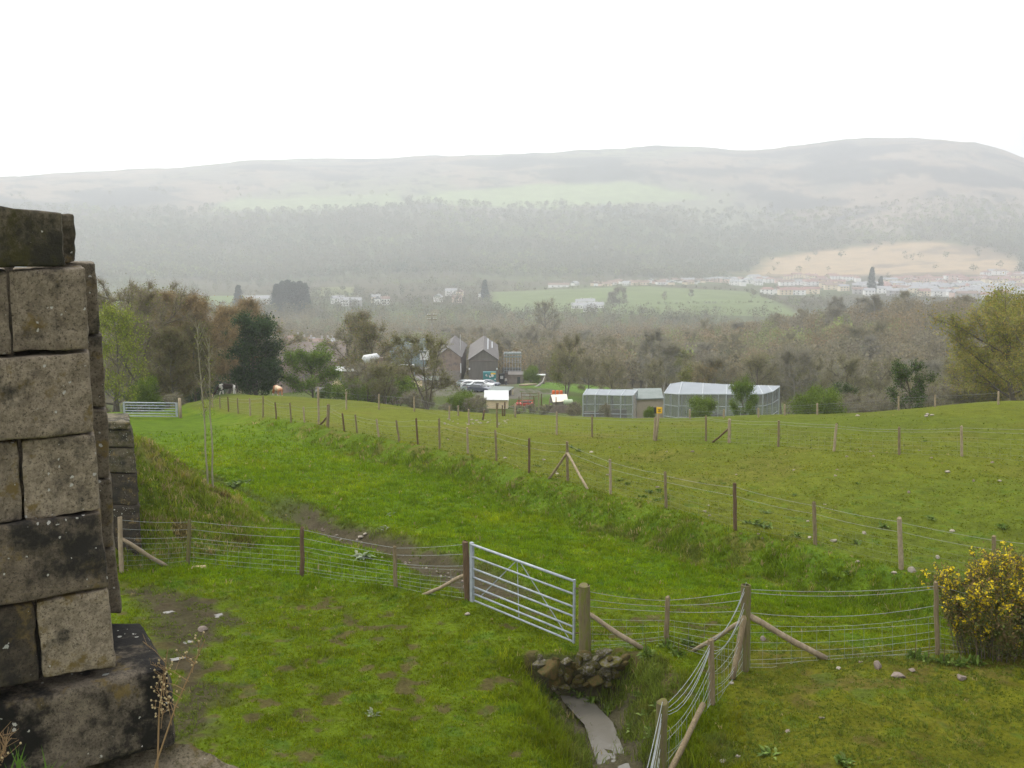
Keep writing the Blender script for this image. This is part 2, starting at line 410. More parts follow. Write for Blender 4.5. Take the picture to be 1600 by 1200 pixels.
def ground_cols(x, y):
    r = np.hypot(x, y); n = x.size
    d, s = seg_dist(x, y, bank_w)
    t = d*np.where(s > 0, 1, -1)
    wob = .5*fbm(x, y, 1.5, 3, 21)
    lane = ss(.2, 1.2, t+wob)
    N1 = fbm(x, y, 3.2, 4, 50); N2 = fbm(x, y, .5, 3, 51); N3 = fbm(x, y, 13, 3, 52)
    def mixc(c, k, m):
        return c*(1-m[:,None]) + np.array(k)*m[:,None]
    c = np.tile(np.array([.108, .126, .012]), (n,1))           # cropped upper field
    c = mixc(c, (.132,.118,.022), ss(0,.6,N1)*.55)
    c = mixc(c, (.080,.112,.010), ss(.05,.5,-N3)*.6)
    lush = np.tile(np.array([.084, .140, .004]), (n,1))
    lush = mixc(lush, (.118,.165,.005), ss(-.1,.5,N1)*.7)
    lush = mixc(lush, (.050,.098,.005), ss(.05,.45,-N2)*.5)
    c = c*(1-lane[:,None]) + lush*lane[:,None]
    # bank: rough tussocks, brown where it is worn
    b = ss(-.25, .25, t+wob*.5)*ss(2.5, 1.5, t+wob)*ss(70, 50, r)
    c = mixc(c, (.082,.130,.010), b*.8)
    c = mixc(c, (.125,.105,.03), b*ss(.22,.45,N2+.4*N1)*.7)
    # foreground enclosure left of the stream and right of it: shorter, mossier, poached
    fgl = ((y < 21.5) & (x < 1.6)); m = ss(22.8, 20.5, y + .06*x)*lane
    c = mixc(c, (.088,.122,.006), m*.8)
    c = mixc(c, (.085,.065,.028), m*ss(.20,.42,fbm(x,y,.36,3,58)*.85+N1*.25+.08*ss(0,-6,x))*.85)
    right = ss(.9, 1.6, x-2.2+ (16-y)*.12)*ss(18.0, 17.0, y)
    c = mixc(c, (.108,.110,.008), right*.9)
    c = mixc(c, (.11,.08,.03), right*ss(.22,.5,N2+.3*N1)*.5)
    N4 = fbm(x, y, .42, 3, 57); near_ = ss(45, 30, r)
    c = c*(1+.38*N4*near_)[:,None]; c = mixc(c, (.045,.095,.012), near_*ss(.22,.5,N4)*.55)
    mp_ = polymask(x, y, mudpatch, .9)
    mp_ = ss(.25, .75, mp_ + .5*N2*(mp_ > .02))
    c = mixc(c, (.062,.050,.030), mp_*.9)
    d, s = seg_dist(x, y, STREAM)
    st = ss(.95, .45, d+.3*fbm(x, y, .5, 3, 60))*ss(CULV_Y+.2, CULV_Y, y)
    c = mixc(c, (.085,.072,.048), st*.9)
    bk = ss(.5,.9,d)*ss(1.7,1.2,d)*(y < CULV_Y)*(s < 0)
    c = mixc(c, (.075,.06,.025), bk*ss(-.1,.3,N2)*.8)
    d, s = seg_dist(x, y, DITCH)
    dt = ss(1.2, .5, d+.35*fbm(x, y, .6, 3, 61))*ss(-9.0, -6.2, x)
    c = mixc(c, (.070,.056,.036), dt*.95)
    dt = ss(.4, .15, d+.2*fbm(x, y, .6, 3, 62))*ss(-6.2,-9.0, x)
    c = mixc(c, (.06,.07,.02), dt*.7)
    q = np.hypot((x+12.2)/6.0, (y-27.0)/4.8) + .15*fbm(x, y, 1.1, 3, 42)
    m = ss(1.02, .85, q)
    c = mixc(c, (.105,.145,.018), m*.85)
    c = mixc(c, (.16,.155,.045), m*ss(.15,.5,fbm(x, y, .9, 4, 43))*.85)
    c = mixc(c, (.075,.05,.028), m*ss(.2,.4,fbm(x, y, .7, 3, 44))*.8)
    # beyond the crest
    far = ss(105, 125, r + 6*N1 + 22*ss(0, -35, x))
    c = mixc(c, (.055,.075,.02), far*.8)
    c = mixc(c, (.15,.135,.12), polymask(x, y, yardtar, 3)*ss(-.35,.1,N2+.8*N1)*.85)
    c = mixc(c, (.09,.16,.02), polymask(x, y, lawn, 2)); c = mixc(c, (.09,.16,.02), polymask(x, y, lawn2, 2))
    wood = ss(225, 260, r + 15*N3)
    c = mixc(c, (.075,.06,.036), wood*.85)
    M1 = fbm(x, y, 120, 4, 70); M2 = fbm(x, y, 40, 4, 71); M3 = fbm(x, y, 420, 4, 72)
    c = mixc(c, (.08,.10,.035), ss(700, 900, r)*ss(-.1,.2,M1)*.7)
    for P_, k in ((fieldA,(.13,.17,.06)),(fieldB,(.16,.17,.07)),(fieldC,(.09,.13,.03)),(fieldD,(.12,.17,.05))):
        c = mixc(c, k, polymask(x, y, P_, 9 if P_ is not fieldC else 3)*(.9))
    m = polymask(x+30*M2, y+60*M1, bracken, 25)
    c = mixc(c, (.36,.26,.15), m*.95); c = mixc(c, (.14,.105,.07), m*ss(-.12,.15,fbm(x*.5,y,90,5,78)+.3*M2)*.85)
    moor = ss(2350, 2560, r + 120*M1)
    c = mixc(c, (.15,.14,.12), moor*.95)
    c = mixc(c, (.22,.175,.135), moor*ss(0,.3,M3+.6*M1)*.8)
    c = mixc(c, (.18,.19,.12), moor*ss(.05,.35,-M3+.5*M2)*.7)
    c = mixc(c, (.05,.055,.06), moor*ss(.08,.3,fbm(x*.55, y, 130, 6, 75))*.9)
    c = mixc(c, (.04,.045,.045), moor*ss(.25,.4,fbm(x, y, 38, 4, 76))*.8)
    c = mixc(c, (.22,.27,.13), polymask(x+25*M2, y+30*M1, upA, 20)*.95)
    c = mixc(c, (.21,.25,.13), polymask(x+25*M2, y+30*M1, upB, 20)*.9)
    return np.clip(c, .004, 1)

# one sheet of ground, fine near the camera and towards the view, coarse behind
angs = np.concatenate([np.linspace(-math.pi, -.60, 34)[:-1], np.linspace(-.60, .60, 640), np.linspace(.60, math.pi, 34)[1:-1]])
rad = np.concatenate([[.8, 2.5, 4.5, 6, 7, 8], np.exp(np.linspace(math.log(9), math.log(150), 900)), np.exp(np.linspace(math.log(150), math.log(4300), 420))[1:]])
nA, nR = len(angs), len(rad)
AA, RR = np.meshgrid(angs, rad)
GX, GY = (np.sin(AA)*RR).ravel(), (np.cos(AA)*RR).ravel()
def behind(x, y):
    return ss(.75, 1.4, np.abs(np.arctan2(x, y)))
GZ = H(GX, GY)
GR = np.hypot(GX, GY)
GZ = GZ + behind(GX, GY)*0
GC = ground_cols(GX, GY)
idx = np.arange(nA*nR).reshape(nR, nA)
a = idx[:-1]; b = idx[1:]
nxt = np.roll(idx, -1, axis=1)
Q = np.stack([idx[:-1].ravel(), nxt[:-1].ravel(), nxt[1:].ravel(), idx[1:].ravel()], 1)
V = np.stack([GX, GY, GZ], 1)
V = np.concatenate([V, [[0,0,float(GZ[:nA].mean())]]]); GC = np.concatenate([GC, GC[:1]])
cen = np.stack([np.full(nA, nA*nR), nxt[0], idx[0]], 1)
# ground material: the cover colour, broken up at several scales
gm, nt, pb = nmat('ground_cover'); N = nt.nodes; L = nt.links
pb.inputs['Roughness'].default_value = .95; pb.inputs['Specular IOR Level'].default_value = .05
at = N.new('ShaderNodeAttribute'); at.attribute_name = 'col'
tc2 = N.new('ShaderNodeTexCoord')
def nz(scale, det, lo, hi, rough=.6):
    t = N.new('ShaderNodeTexNoise'); t.inputs['Scale'].default_value = scale; t.inputs['Detail'].default_value = det; t.inputs['Roughness'].default_value = rough
    L.new(tc2.outputs['Object'], t.inputs['Vector'])
    r_ = N.new('ShaderNodeMapRange'); r_.inputs[1].default_value = .3; r_.inputs[2].default_value = .7; r_.inputs[3].default_value = lo; r_.inputs[4].default_value = hi
    L.new(t.outputs[0], r_.inputs[0]); return t, r_
t1, r1 = nz(14, 6, .55, 1.35, .75); t2, r2 = nz(1.7, 5, .8, 1.2); t3, r3 = nz(.03, 8, .8, 1.2)
m1 = N.new('ShaderNodeMath'); m1.operation = 'MULTIPLY'; L.new(r1.outputs[0], m1.inputs[0]); L.new(r2.outputs[0], m1.inputs[1])
m2 = N.new('ShaderNodeMath'); m2.operation = 'MULTIPLY'; L.new(m1.outputs[0], m2.inputs[0]); L.new(r3.outputs[0], m2.inputs[1])
vs = N.new('ShaderNodeVectorMath'); vs.operation = 'SCALE'; L.new(at.outputs['Color'], vs.inputs[0]); L.new(m2.outputs[0], vs.inputs['Scale'])
L.new(vs.outputs[0], pb.inputs['Base Color'])
bp = N.new('ShaderNodeBump'); bp.inputs['Strength'].default_value = .7; bp.inputs['Distance'].default_value = .05
L.new(t1.outputs[0], bp.inputs['Height']); L.new(bp.outputs[0], pb.inputs['Normal'])
ground = link(bpy.data.objects.new('ground', np_mesh('ground', V, [Q[:, ::-1], cen[:, ::-1]], gm, GC, True)))
tag(ground, kind='structure')
# ================================================================ trees
def skeleton(rng, Hh, cw, tr, n1=11, n2=5, n3=4, first=.28, up=.55, wander=.12, lean=(0,0), forks=1, ctop=1.0):
    """tapered limbs: list of (points, radii, level) and the tips for twigs"""
    limbs = []; tips = []
    def limb(p, d, length, r0, lvl, nseg, upb):
        pts = [p.copy()]; rad = [r0]; d = d.normalized()
        for i in range(nseg):
            d = (d + Vector((rng.gauss(0,wander), rng.gauss(0,wander), rng.gauss(0,wander*.7)+upb)) ).normalized()
            p = p + d*(length/nseg); pts.append(p.copy()); rad.append(max(r0*(1-.8*(i+1)/nseg), .008))
        limbs.append((pts, rad, lvl)); return pts, d
    for f in range(forks):
        if forks > 1:
            a = 2*math.pi*f/forks + rng.uniform(-.4,.4); d0 = Vector((math.cos(a)*.28, math.sin(a)*.28, 1))
        else: d0 = Vector((lean[0], lean[1], 1))
        tp, _ = limb(Vector((0,0,-.25)), d0, Hh*.86, tr*(1 if forks == 1 else .62), 0, 7, .03)
        nn = max(4, n1//forks)
        for i in range(nn):
            q = first + (1-first)*(i+.5)/nn*.98
            k = min(int(q*7), 6); fr = q*7-k
            p = tp[k].lerp(tp[k+1], fr)
            a = i*2.4 + rng.uniform(-.5,.5)
            rel = (q-first)/(1-first)
            prof = math.sin(math.pi*(.16+.78*rel)**.85)   # crown profile
            ln = cw*.5*(.35+.75*prof)*rng.uniform(.8,1.12)
            el = .25 + 1.0*rel*up + rng.uniform(-.12,.12)
            d = Vector((math.cos(a)*math.cos(el), math.sin(a)*math.cos(el), math.sin(el)))
            bp, bd = limb(p, d, ln, tr*.42*(1-.6*rel)*(1 if forks==1 else .7), 1, 4, .10)
            for j in range(n2):
                q2 = .25+.75*(j+.5)/n2; k2 = min(int(q2*4), 3)
                p2 = bp[k2].lerp(bp[k2+1], q2*4-k2)
                d2 = (bd + Vector((rng.gauss(0,.75), rng.gauss(0,.75), rng.gauss(.12,.5)))).normalized()
                l2 = ln*.48*rng.uniform(.6,1.15)*(1.1-.4*q2)
                sp, sd2 = limb(p2, d2, l2, tr*.14, 2, 3, .05)
                for m in range(n3):
                    q3 = .3+.7*(m+.5)/n3; k3 = min(int(q3*3), 2)
                    p3 = sp[k3].lerp(sp[k3+1], q3*3-k3)
                    d3 = (sd2 + Vector((rng.gauss(0,.8), rng.gauss(0,.8), rng.gauss(.1,.6)))).normalized()
                    l3 = l2*.5*rng.uniform(.6,1.2)
                    e3 = p3 + d3*l3
                    limbs.append(([p3, e3], [max(tr*.05,.012), .006], 3))
                    tips.append((p3, e3))
                tips.append((sp[-2], sp[-1]))
    return limbs, tips
def limb_mesh(limbs, name, mat, sides=(7,5,4,3), minr=0.0):
    b = MB()
    for pts, rad, lvl in limbs:
        b.tube(pts, [max(r_, minr) for r_ in rad], sides[lvl], cap=False)
    return b.mesh(name, mat, smooth=True)
def twigs_leaves(seed, tips, n_tw, tw_len, tw_w, n_lf, lf, cols_tw, cols_lf, lf_spread=.5, droop=0.):
    """fine twigs as slivers and small leaves / buds as separate faces, all round the limb tips"""
    g = np.random.default_rng(seed)
    P0 = np.array([list(a) for a, b in tips]); P1 = np.array([list(b) for a, b in tips])
    out_v = []; out_f = []; out_c = []; n = 0
    cen = P1.mean(0)
    def pick(m): 
        k = g.integers(0, len(tips), m); t = g.random((m,1)); return P0[k]*(1-t)+P1[k]*t, k
    clump = g.random(len(tips))
    if n_tw:
        p, k = pick(n_tw)
        d = g.normal(size=(n_tw,3)); d[:,2] += .35-droop; o = p-cen; o /= np.linalg.norm(o, axis=1, keepdims=True)+1e-6
        d = d + .7*o; d /= np.linalg.norm(d, axis=1, keepdims=True)
        e = p + d*tw_len*g.uniform(.4,1.2,(n_tw,1)); e[:,2] -= droop*.3*tw_len
        s = np.cross(d, g.normal(size=(n_tw,3))); s /= np.linalg.norm(s, axis=1, keepdims=True)+1e-6
        s *= tw_w
        v = np.stack([p-s, p+s, e+s*.3, e-s*.3], 1).reshape(-1,3)
        out_v.append(v); out_f.append(np.arange(len(v)).reshape(-1,4)); n += len(v)
        c = np.array(cols_tw)[g.integers(0, len(cols_tw), n_tw)]*g.uniform(.7,1.3,(n_tw,1))
        out_c.append(np.repeat(c, 4, 0))
        P0b, P1b = p, e
    if n_lf:
        p, k = pick(n_lf)
        p = p + g.normal(size=(n_lf,3))*lf_spread
        a = g.normal(size=(n_lf,3)); a /= np.linalg.norm(a, axis=1, keepdims=True)
        b_ = np.cross(a, g.normal(size=(n_lf,3))); b_ /= np.linalg.norm(b_, axis=1, keepdims=True)+1e-6
        sz = lf*g.uniform(.5,1.4,(n_lf,1)); a = a*sz; b_ = b_*sz*.7
        v = np.stack([p-a, p+b_, p+a, p-b_], 1).reshape(-1,3)
        out_f.append(np.arange(len(v)).reshape(-1,4)+n); n += len(v); out_v.append(v)
        ci = (clump[k]*len(cols_lf)).astype(int) % len(cols_lf)
        ci = np.where(g.random(n_lf) < .3, g.integers(0, len(cols_lf), n_lf), ci)
        c = np.array(cols_lf)[ci]*g.uniform(.7,1.3,(n_lf,1))
        out_c.append(np.repeat(c, 4, 0))
    return np.concatenate(out_v), out_f, np.concatenate(out_c)
BARK = pmat('bark', (.075,.062,.048), (.15,.13,.105), 3, .9, .4, stretch=(1,1,.25))
BARKL = pmat('pale_bark', (.16,.15,.125), (.34,.32,.28), 3, .9, .3, stretch=(1,1,.4))
LEAF = vmat('leaves', .75, .2, 2, .38)
BROWN = [(0.228, 0.208, 0.133), (0.262, 0.232, 0.14), (0.193, 0.177, 0.122), (0.248, 0.24, 0.14)]
GREYB = [(0.251, 0.232, 0.18), (0.212, 0.197, 0.151), (0.291, 0.274, 0.216)]
RUST = [(0.304, 0.214, 0.101), (0.265, 0.193, 0.094), (0.228, 0.179, 0.101)]
BUDS = [(0.251, 0.216, 0.086), (0.225, 0.245, 0.072), (0.277, 0.238, 0.094), (0.198, 0.173, 0.086)]
LIME = [(.20,.25,.02),(.27,.31,.03),(.15,.20,.02),(.30,.32,.05)]
OLIV = [(.15,.17,.035),(.19,.20,.04),(.13,.145,.035),(.21,.19,.06)]
DARK = [(.030,.060,.018),(.04,.080,.022),(.055,.095,.025),(.028,.05,.02)]
OAKB = [(.30,.26,.06),(.28,.28,.055),(.25,.27,.05),(.34,.26,.07),(.22,.23,.05)]
TREES = {}
def tree_data(key, seed, Hh, cw, tr, tw=(1500,.9,.018), lf=(900,.13), ctw=BROWN, clf=BUDS, bark=None, minr=.0, droop=0, spread=.45, **kw):
    if key in TREES: return TREES[key]
    rng = random.Random(seed)
    limbs, tips = skeleton(rng, Hh, cw, tr, **kw)
    lm = limb_mesh(limbs, 'trunk', bark or BARK, minr=minr)
    v, f, c = twigs_leaves(seed, tips, tw[0], tw[1], tw[2], lf[0], lf[1], ctw, clf, spread, droop)
    cm = np_mesh('crown', v, f, LEAF, c)
    TREES[key] = (lm, cm); return TREES[key]
def put_tree(name, key, p, s, rz, label, cat='tree', group=None, sz=None):
    lm, cm = TREES[key]
    t = empty(name, (p[0], p[1], p[2]), rz, label, cat, group); t.scale = (s, s, sz or s)
    link(bpy.data.objects.new('trunk', lm), t); link(bpy.data.objects.new('crown', cm), t)
    return t

# kinds for the wood (13 m tall at scale 1)
for k in range(3): tree_data('wa%d'%k, 100+k, 13, 8.5, .24, (4600,1.5,.019), (2000,.10), BROWN, BUDS, n1=12, n2=5, n3=3, minr=.03)
for k in range(2): tree_data('wg%d'%k, 110+k, 14, 7.5, .24, (5200,1.5,.022), (1200,.10), GREYB, BUDS, bark=BARKL, n1=13, n2=5, n3=3, minr=.035, first=.38)
for k in range(2): tree_data('wr%d'%k, 120+k, 12, 8.5, .22, (5200,1.4,.022), (3200,.11), BROWN+RUST[:1], RUST+BUDS, n1=12, n2=5, n3=3, minr=.03)
for k in range(2): tree_data('wo%d'%k, 130+k, 11, 7.5, .20, (3000,1.2,.022), (7500,.13), OLIV, OLIV, n1=12, n2=5, n3=3, minr=.03, spread=.7)
tree_data('wd0', 140, 12, 6.5, .22, (600,.9,.03), (14000,.18), DARK, DARK, n1=14, n2=5, n3=3, minr=.03, spread=.7, first=.12)

def conifer_data(key, seed, Hh, cw):
    rng = random.Random(seed); b = MB(); tips = []
    b.tube([(0,0,-.3),(0,0,Hh*.5),(0,0,Hh)], [Hh*.017, Hh*.01, .02], 6, cap=False)
    z = Hh*.10
    while z < Hh*.97:
        f = 1-(z/Hh); n = 6
        for k in range(n):
            a = rng.uniform(0, 6.28); ln = cw*.5*(f**.8)*rng.uniform(.75,1.1)+.15
            e = Vector((math.cos(a)*ln, math.sin(a)*ln, z-ln*.22)); p = Vector((0,0,z))
            b.tube([p, e], [.035, .012], 3, cap=False); tips.append((p, e)); tips.append((p.lerp(e,.5), e))
        z += Hh*.035
    v, f_, c = twigs_leaves(seed, tips, 500, .5, .03, 8000, .2, DARK, [(.018,.042,.022),(.024,.052,.024),(.03,.055,.03)], .28, .5)
    TREES[key] = (b.mesh('trunk', BARK, True), np_mesh('crown', v, f_, LEAF, c))
conifer_data('con0', 150, 14, 5.5); conifer_data('con1', 151, 14, 4.6)

# ---- individual trees near the far end of the fields
TOPZ = {}
def T(name, key, px, r, top_py, label, group=None, rz=0, wid=None, cat='tree'):
    """foot on the ground at distance r, scaled so that the real height reaches where the photograph shows its top"""
    p = on(px, r); d = ray(px, top_py); d = d/math.hypot(d[0], d[1]); top = d[2]*r
    if key not in TOPZ:
        me_ = TREES[key][1]; co_ = np.empty(len(me_.vertices)*3, np.float32); me_.vertices.foreach_get('co', co_); TOPZ[key] = float(np.percentile(co_[2::3], 99.3))
    base_h = TOPZ[key]
    s = (top - p.z)/base_h; return put_tree(name, key, p, s*(wid or 1), rz, label, cat, group, s)
NEARH = {}
def near(key, seed, Hh, cw, tr, **k): NEARH[key] = Hh; tree_data(key, seed, Hh, cw, tr, **k)
near('bigbare', 201, 14, 13, .34, tw=(16000,.8,.014), lf=(5000,.08), ctw=[(.22,.185,.12),(.18,.15,.10),(.25,.21,.14)], clf=OLIV, n1=14, n2=7, n3=5, first=.22, minr=.02)
near('rusty', 202, 13, 10, .28, tw=(20000,.8,.014), lf=(9000,.08), ctw=RUST, clf=RUST, n1=14, n2=7, n3=5, first=.25, minr=.015)
near('limeyoung', 203, 11, 7, .14, tw=(5000,.6,.011), lf=(7500,.085), ctw=OLIV, clf=LIME, n1=16, n2=6, n3=5, first=.12, minr=.01, spread=.4)
near('willowy', 204, 9, 6, .16, tw=(14000,.9,.012), lf=(9000,.06), ctw=[(.14,.11,.06),(.16,.13,.06),(.12,.10,.05)], clf=[(.17,.18,.05),(.15,.14,.05)], n1=16, n2=6, n3=5, first=.12, up=.9, minr=.01)
near('ivyholly', 205, 10, 7.5, .3, tw=(3000,.6,.014), lf=(30000,.11), ctw=DARK, clf=DARK+[(.06,.095,.03)], n1=18, n2=6, n3=5, first=.06, minr=.02, spread=.45)
near('hawthorn', 206, 6, 5.5, .14, tw=(3500,.5,.010), lf=(16000,.07), ctw=OLIV, clf=[(.12,.19,.025),(.15,.23,.03),(.09,.15,.02)], n1=14, n2=6, n3=5, first=.15, minr=.01, spread=.3)
near('alder', 207, 10, 6, .2, tw=(9000,.7,.012), lf=(3500,.07), ctw=BROWN, clf=OLIV, n1=15, n2=6, n3=5, first=.22, forks=3, minr=.018)
near('upright', 208, 12, 7, .22, tw=(8000,.8,.013), lf=(4500,.09), ctw=BROWN, clf=RUST+OLIV, n1=14, n2=6, n3=5, first=.3, minr=.02, up=.9)
near('scrub', 209, 4, 5, .09, tw=(9000,.6,.010), lf=(3000,.05), ctw=GREYB+[(.16,.13,.10)], clf=BUDS, n1=12, n2=6, n3=5, first=.05, forks=3, minr=.008, up=.8)
near('oak', 210, 12, 14, .38, tw=(12000,.6,.013), lf=(30000,.10), ctw=BROWN, clf=OAKB, n1=15, n2=7, n3=5, first=.14, minr=.02, up=.35, spread=.55)
near('ivytree', 211, 9, 5.5, .22, tw=(2600,.7,.012), lf=(7000,.10), ctw=GREYB, clf=[(.05,.09,.02),(.07,.12,.025),(.10,.13,.03)], n1=10, n2=5, n3=4, first=.12, minr=.05, spread=.28)
near('limebush', 212, 4, 6.5, .1, tw=(1500,.5,.010), lf=(17000,.085), ctw=OLIV, clf=[(.13,.19,.02),(.16,.23,.025),(.11,.16,.02)], n1=14, n2=6, n3=4, first=.03, forks=3, minr=.008, spread=.4)

T('bare_tree','bigbare',215,98,441,'tall bare oak-like tree with dark ivy at its foot, behind the far gate')
T('bare_tree','bigbare',262,112,446,'spreading bare grey tree behind the far gate, right of the ivy-footed one', rz=2.0, wid=.9)
T('bare_tree','rusty',318,112,455,'broad tree flushed with rust-brown buds above the two horses')
T('bare_tree','rusty',348,138,466,'narrower rust-brown budding tree behind the dark evergreen', rz=1.4, wid=.9)
T('bare_tree','bigbare',183,120,452,'bare tree just right of the near pier, behind the lime-green young tree', rz=4, wid=1.0)
T('bare_tree','upright',240,128,455,'tall twiggy tree filling the gap behind the spreading grey one', rz=4, wid=1.4)
T('bare_tree','upright',392,170,478,'greyish-brown tree top showing behind the dark evergreen', rz=3, wid=1.5)
T('young_tree','limeyoung',172,86,478,'young tree with bright lime-green new leaves beside the stone pier', wid=.8)
T('sallow_tree','willowy',272,92,512,'feathery olive sallow with upright stems behind the far gate')
T('sallow_tree','willowy',305,100,505,'second feathery sallow mixed with birch stems, left of the pied horse', rz=1.1)
T('evergreen_tree','ivyholly',402,118,492,'dense dark green evergreen tree behind the horses')
T('hawthorn_tree','hawthorn',488,118,544,'rounded fresh green hawthorn beside the cream gable')
T('bare_tree','upright',556,160,487,'brown budding tree with upright limbs behind the white lorry', wid=1.0)
T('bare_tree','upright',596,138,500,'brown tree with twin leaning stems right of the white lorry', rz=2.2)
T('dark_bush','limebush',225,88,590,'dark ivy-covered bush at the left end of the far gate', wid=.6, cat='bush')
T('alder_tree','alder',668,92,520,'many-stemmed alder standing on the crest of the field')
T('alder_tree','alder',600,96,565,'low leaning thorn thicket on the field edge left of the alder', rz=2, wid=1.3)
T('scrub_tree','scrub',575,99,560,'small bare thorn tree at the field edge in front of the green thicket')
T('scrub_bush','limebush',720,118,612,'low green and brown scrub left of the cream shed', wid=.9, cat='bush')
T('scrub_bush','scrub',742,112,618,'thin bare scrub beside the cream shed', cat='bush')
T('scrub_bush','limebush',560,128,590,'green scrub behind the crest, below the brick shed', wid=1.3, cat='bush', rz=1)
T('scrub_bush','limebush',620,140,585,'olive scrub below the long brick wall', wid=1.5, cat='bush', rz=3)
T('green_shrub','limebush',830,212,572,'loose green shrub behind the wire aviary of the yard', cat='bush', wid=.6)
T('oak_tree','oak',1592,92,452,'big spreading oak in yellow-brown new leaf at the right edge', wid=.95)
T('oak_tree','oak',1655,84,470,'low hanging oak at the right edge of the field, in front of the big one', rz=2.5, wid=1.0)
T('oak_tree','oak',1560,100,540,'lower bushy oak under the big oak at the right edge', rz=1.3, wid=1.2)
T('ivy_tree','ivytree',1426,88,562,'slim tree wrapped in bright ivy beyond the right-hand crest')
T('hawthorn_bush','limebush',1278,96,607,'rounded lime-green bush right of the large cage', cat='bush', wid=.85)
T('hawthorn_bush','limebush',1100,93,621,'low yellow-green bush in front of the large cage', cat='bush', rz=2, wid=.85)
T('hawthorn_tree','hawthorn',1165,92,594,'slim green hawthorn in front of the large cage', wid=.62)
T('scrub_bush','scrub',945,104,630,'small thin bush at the corner of the smaller cage', cat='bush', wid=.6)
T('scrub_bush','limebush',1015,103,636,'tiny olive bush under the cream wall between the cages', cat='bush', wid=.5)
T('ivy_tree','ivytree',1300,120,598,'short dark ivy-clad tree behind the lime-green bush', rz=2)
T('evergreen_tree','ivyholly',230,100,600,'low dark holly in shade behind the far gate', rz=1, wid=1.4)

# reddish bramble and pale dead grass at the far gate are scrub too
T('bramble_bush','scrub',268,82,614,'red-brown bramble thicket at the right end of the far gate', cat='bush', wid=1.2)

# slender sapling in the lane
def sapling():
    p = hit(326, 762); rng = random.Random(5)
    t = empty('sapling', p, 0, 'slender bare twin-stemmed sapling standing beside the ditch in the lane', 'tree')
    b = MB(); tips = []
    for (bx, tx, tpy) in ((0,-.12,505),(.10,.10,520)):
        d = ray(326, tpy); r0 = math.hypot(p.x, p.y); hh = d[2]/math.hypot(d[0], d[1])*r0 - p.z
        pts = [Vector((bx + tx*k/8 + rng.gauss(0,.015), rng.gauss(0,.02), -.1+hh*k/8)) for k in range(9)]
        b.tube(pts, [.030*(1-.8*k/8) for k in range(9)], 6, cap=False)
        for k in range(34):
            q = rng.uniform(.45,1); i = min(int(q*8),7); s = pts[i].lerp(pts[i+1], q*8-i); a = rng.uniform(0,6.28); ln = rng.uniform(.15,.5)
            e = s+Vector((math.cos(a)*ln*.5, math.sin(a)*ln*.5, ln)); b.tube([s,e],[.008,.003],3,cap=False); tips.append((s,e))
    b.build('trunk', pmat('sapling_bark',(.22,.20,.13),(.34,.31,.22),5,.9), t, True)
    v,f,c = twigs_leaves(9, tips, 160, .2, .004, 260, .02, GREYB, LIME, .06)
    link(bpy.data.objects.new('crown', np_mesh('crown', v, f, LEAF, c)), t)
sapling()
# birch and pole stems among the trees left
for k,(px,r_,ty) in enumerate(((303,97,515),(324,97,520),(276,90,560))):
    pass

# ---- the wood in the middle distance: individual trees, largest in view
rg = random.Random(77)
def clear_of(x, y):
    X = np.array([x]); Y = np.array([y])
    if polymask(X, Y, yardtar, 1)[0] > .1 or polymask(X, Y, lawn, 1)[0] > .1: return False
    if polymask(X, Y, fieldC, 1)[0] > .2: return False
    return True
kinds = ['wa0','wa1','wa2','wg0','wg1','wr0','wr1','wo0','wo1','wd0']
names = {'wa':('wood_tree','bare brown tree in the wood across the middle of the valley'),
         'wg':('wood_tree','bare grey tree with pale stem in the wood across the middle of the valley'),
         'wr':('wood_tree','rust-brown budding tree in the wood across the middle of the valley'),
         'wo':('wood_tree','olive tree coming into leaf in the wood across the middle of the valley'),
         'wd':('evergreen_tree','dark ivy-clad evergreen tree in the wood across the middle of the valley')}
spots = []; tries = 0
while len(spots) < 285 and tries < 20000:
    tries += 1
    r_ = 140*math.exp(rg.random()*math.log(560/140)); px = rg.uniform(-40, 1640)
    if 540 < px < 880 and r_ < 262: continue
    if px < 540 and r_ < 150: continue
    if 380 < px < 660 and r_ < 250: continue
    if px > 880 and r_ < 140: continue
    if 1440 < px < 1600 and 330 < r_ < 405: continue
    p = on(px, r_)
    if not clear_of(p.x, p.y): continue
    if any((p.x-q.x)**2+(p.y-q.y)**2 < (3.2+r_*.006)**2 for q, _, _ in spots): continue
    spots.append((p, px, r_))
for i, (p, px, r_) in enumerate(spots):
    zone = vnoise(np.array([p.x/40]), np.array([p.y/40]), 91)[0]
    w_ = {'wa0':3,'wa1':3,'wa2':3,'wg0':2.5,'wg1':2.5,'wr0':1+3*(zone>.6),'wr1':1+3*(zone>.6),'wo0':.6+2*(zone<.35),'wo1':.6+2*(zone<.35),'wd0':.7}
    k = rg.choices(list(w_), list(w_.values()))[0]
    s = rg.uniform(.7, 1.12)
    if px < 700 and r_ > 260: s *= .9
    if r_ < 240: s *= .78
    nm, lb = names[k[:2]]
    put_tree(nm, k, (p.x, p.y, p.z-.1), s, rg.uniform(0, 6.28), lb, 'tree', 'trees of the wood in the middle distance')

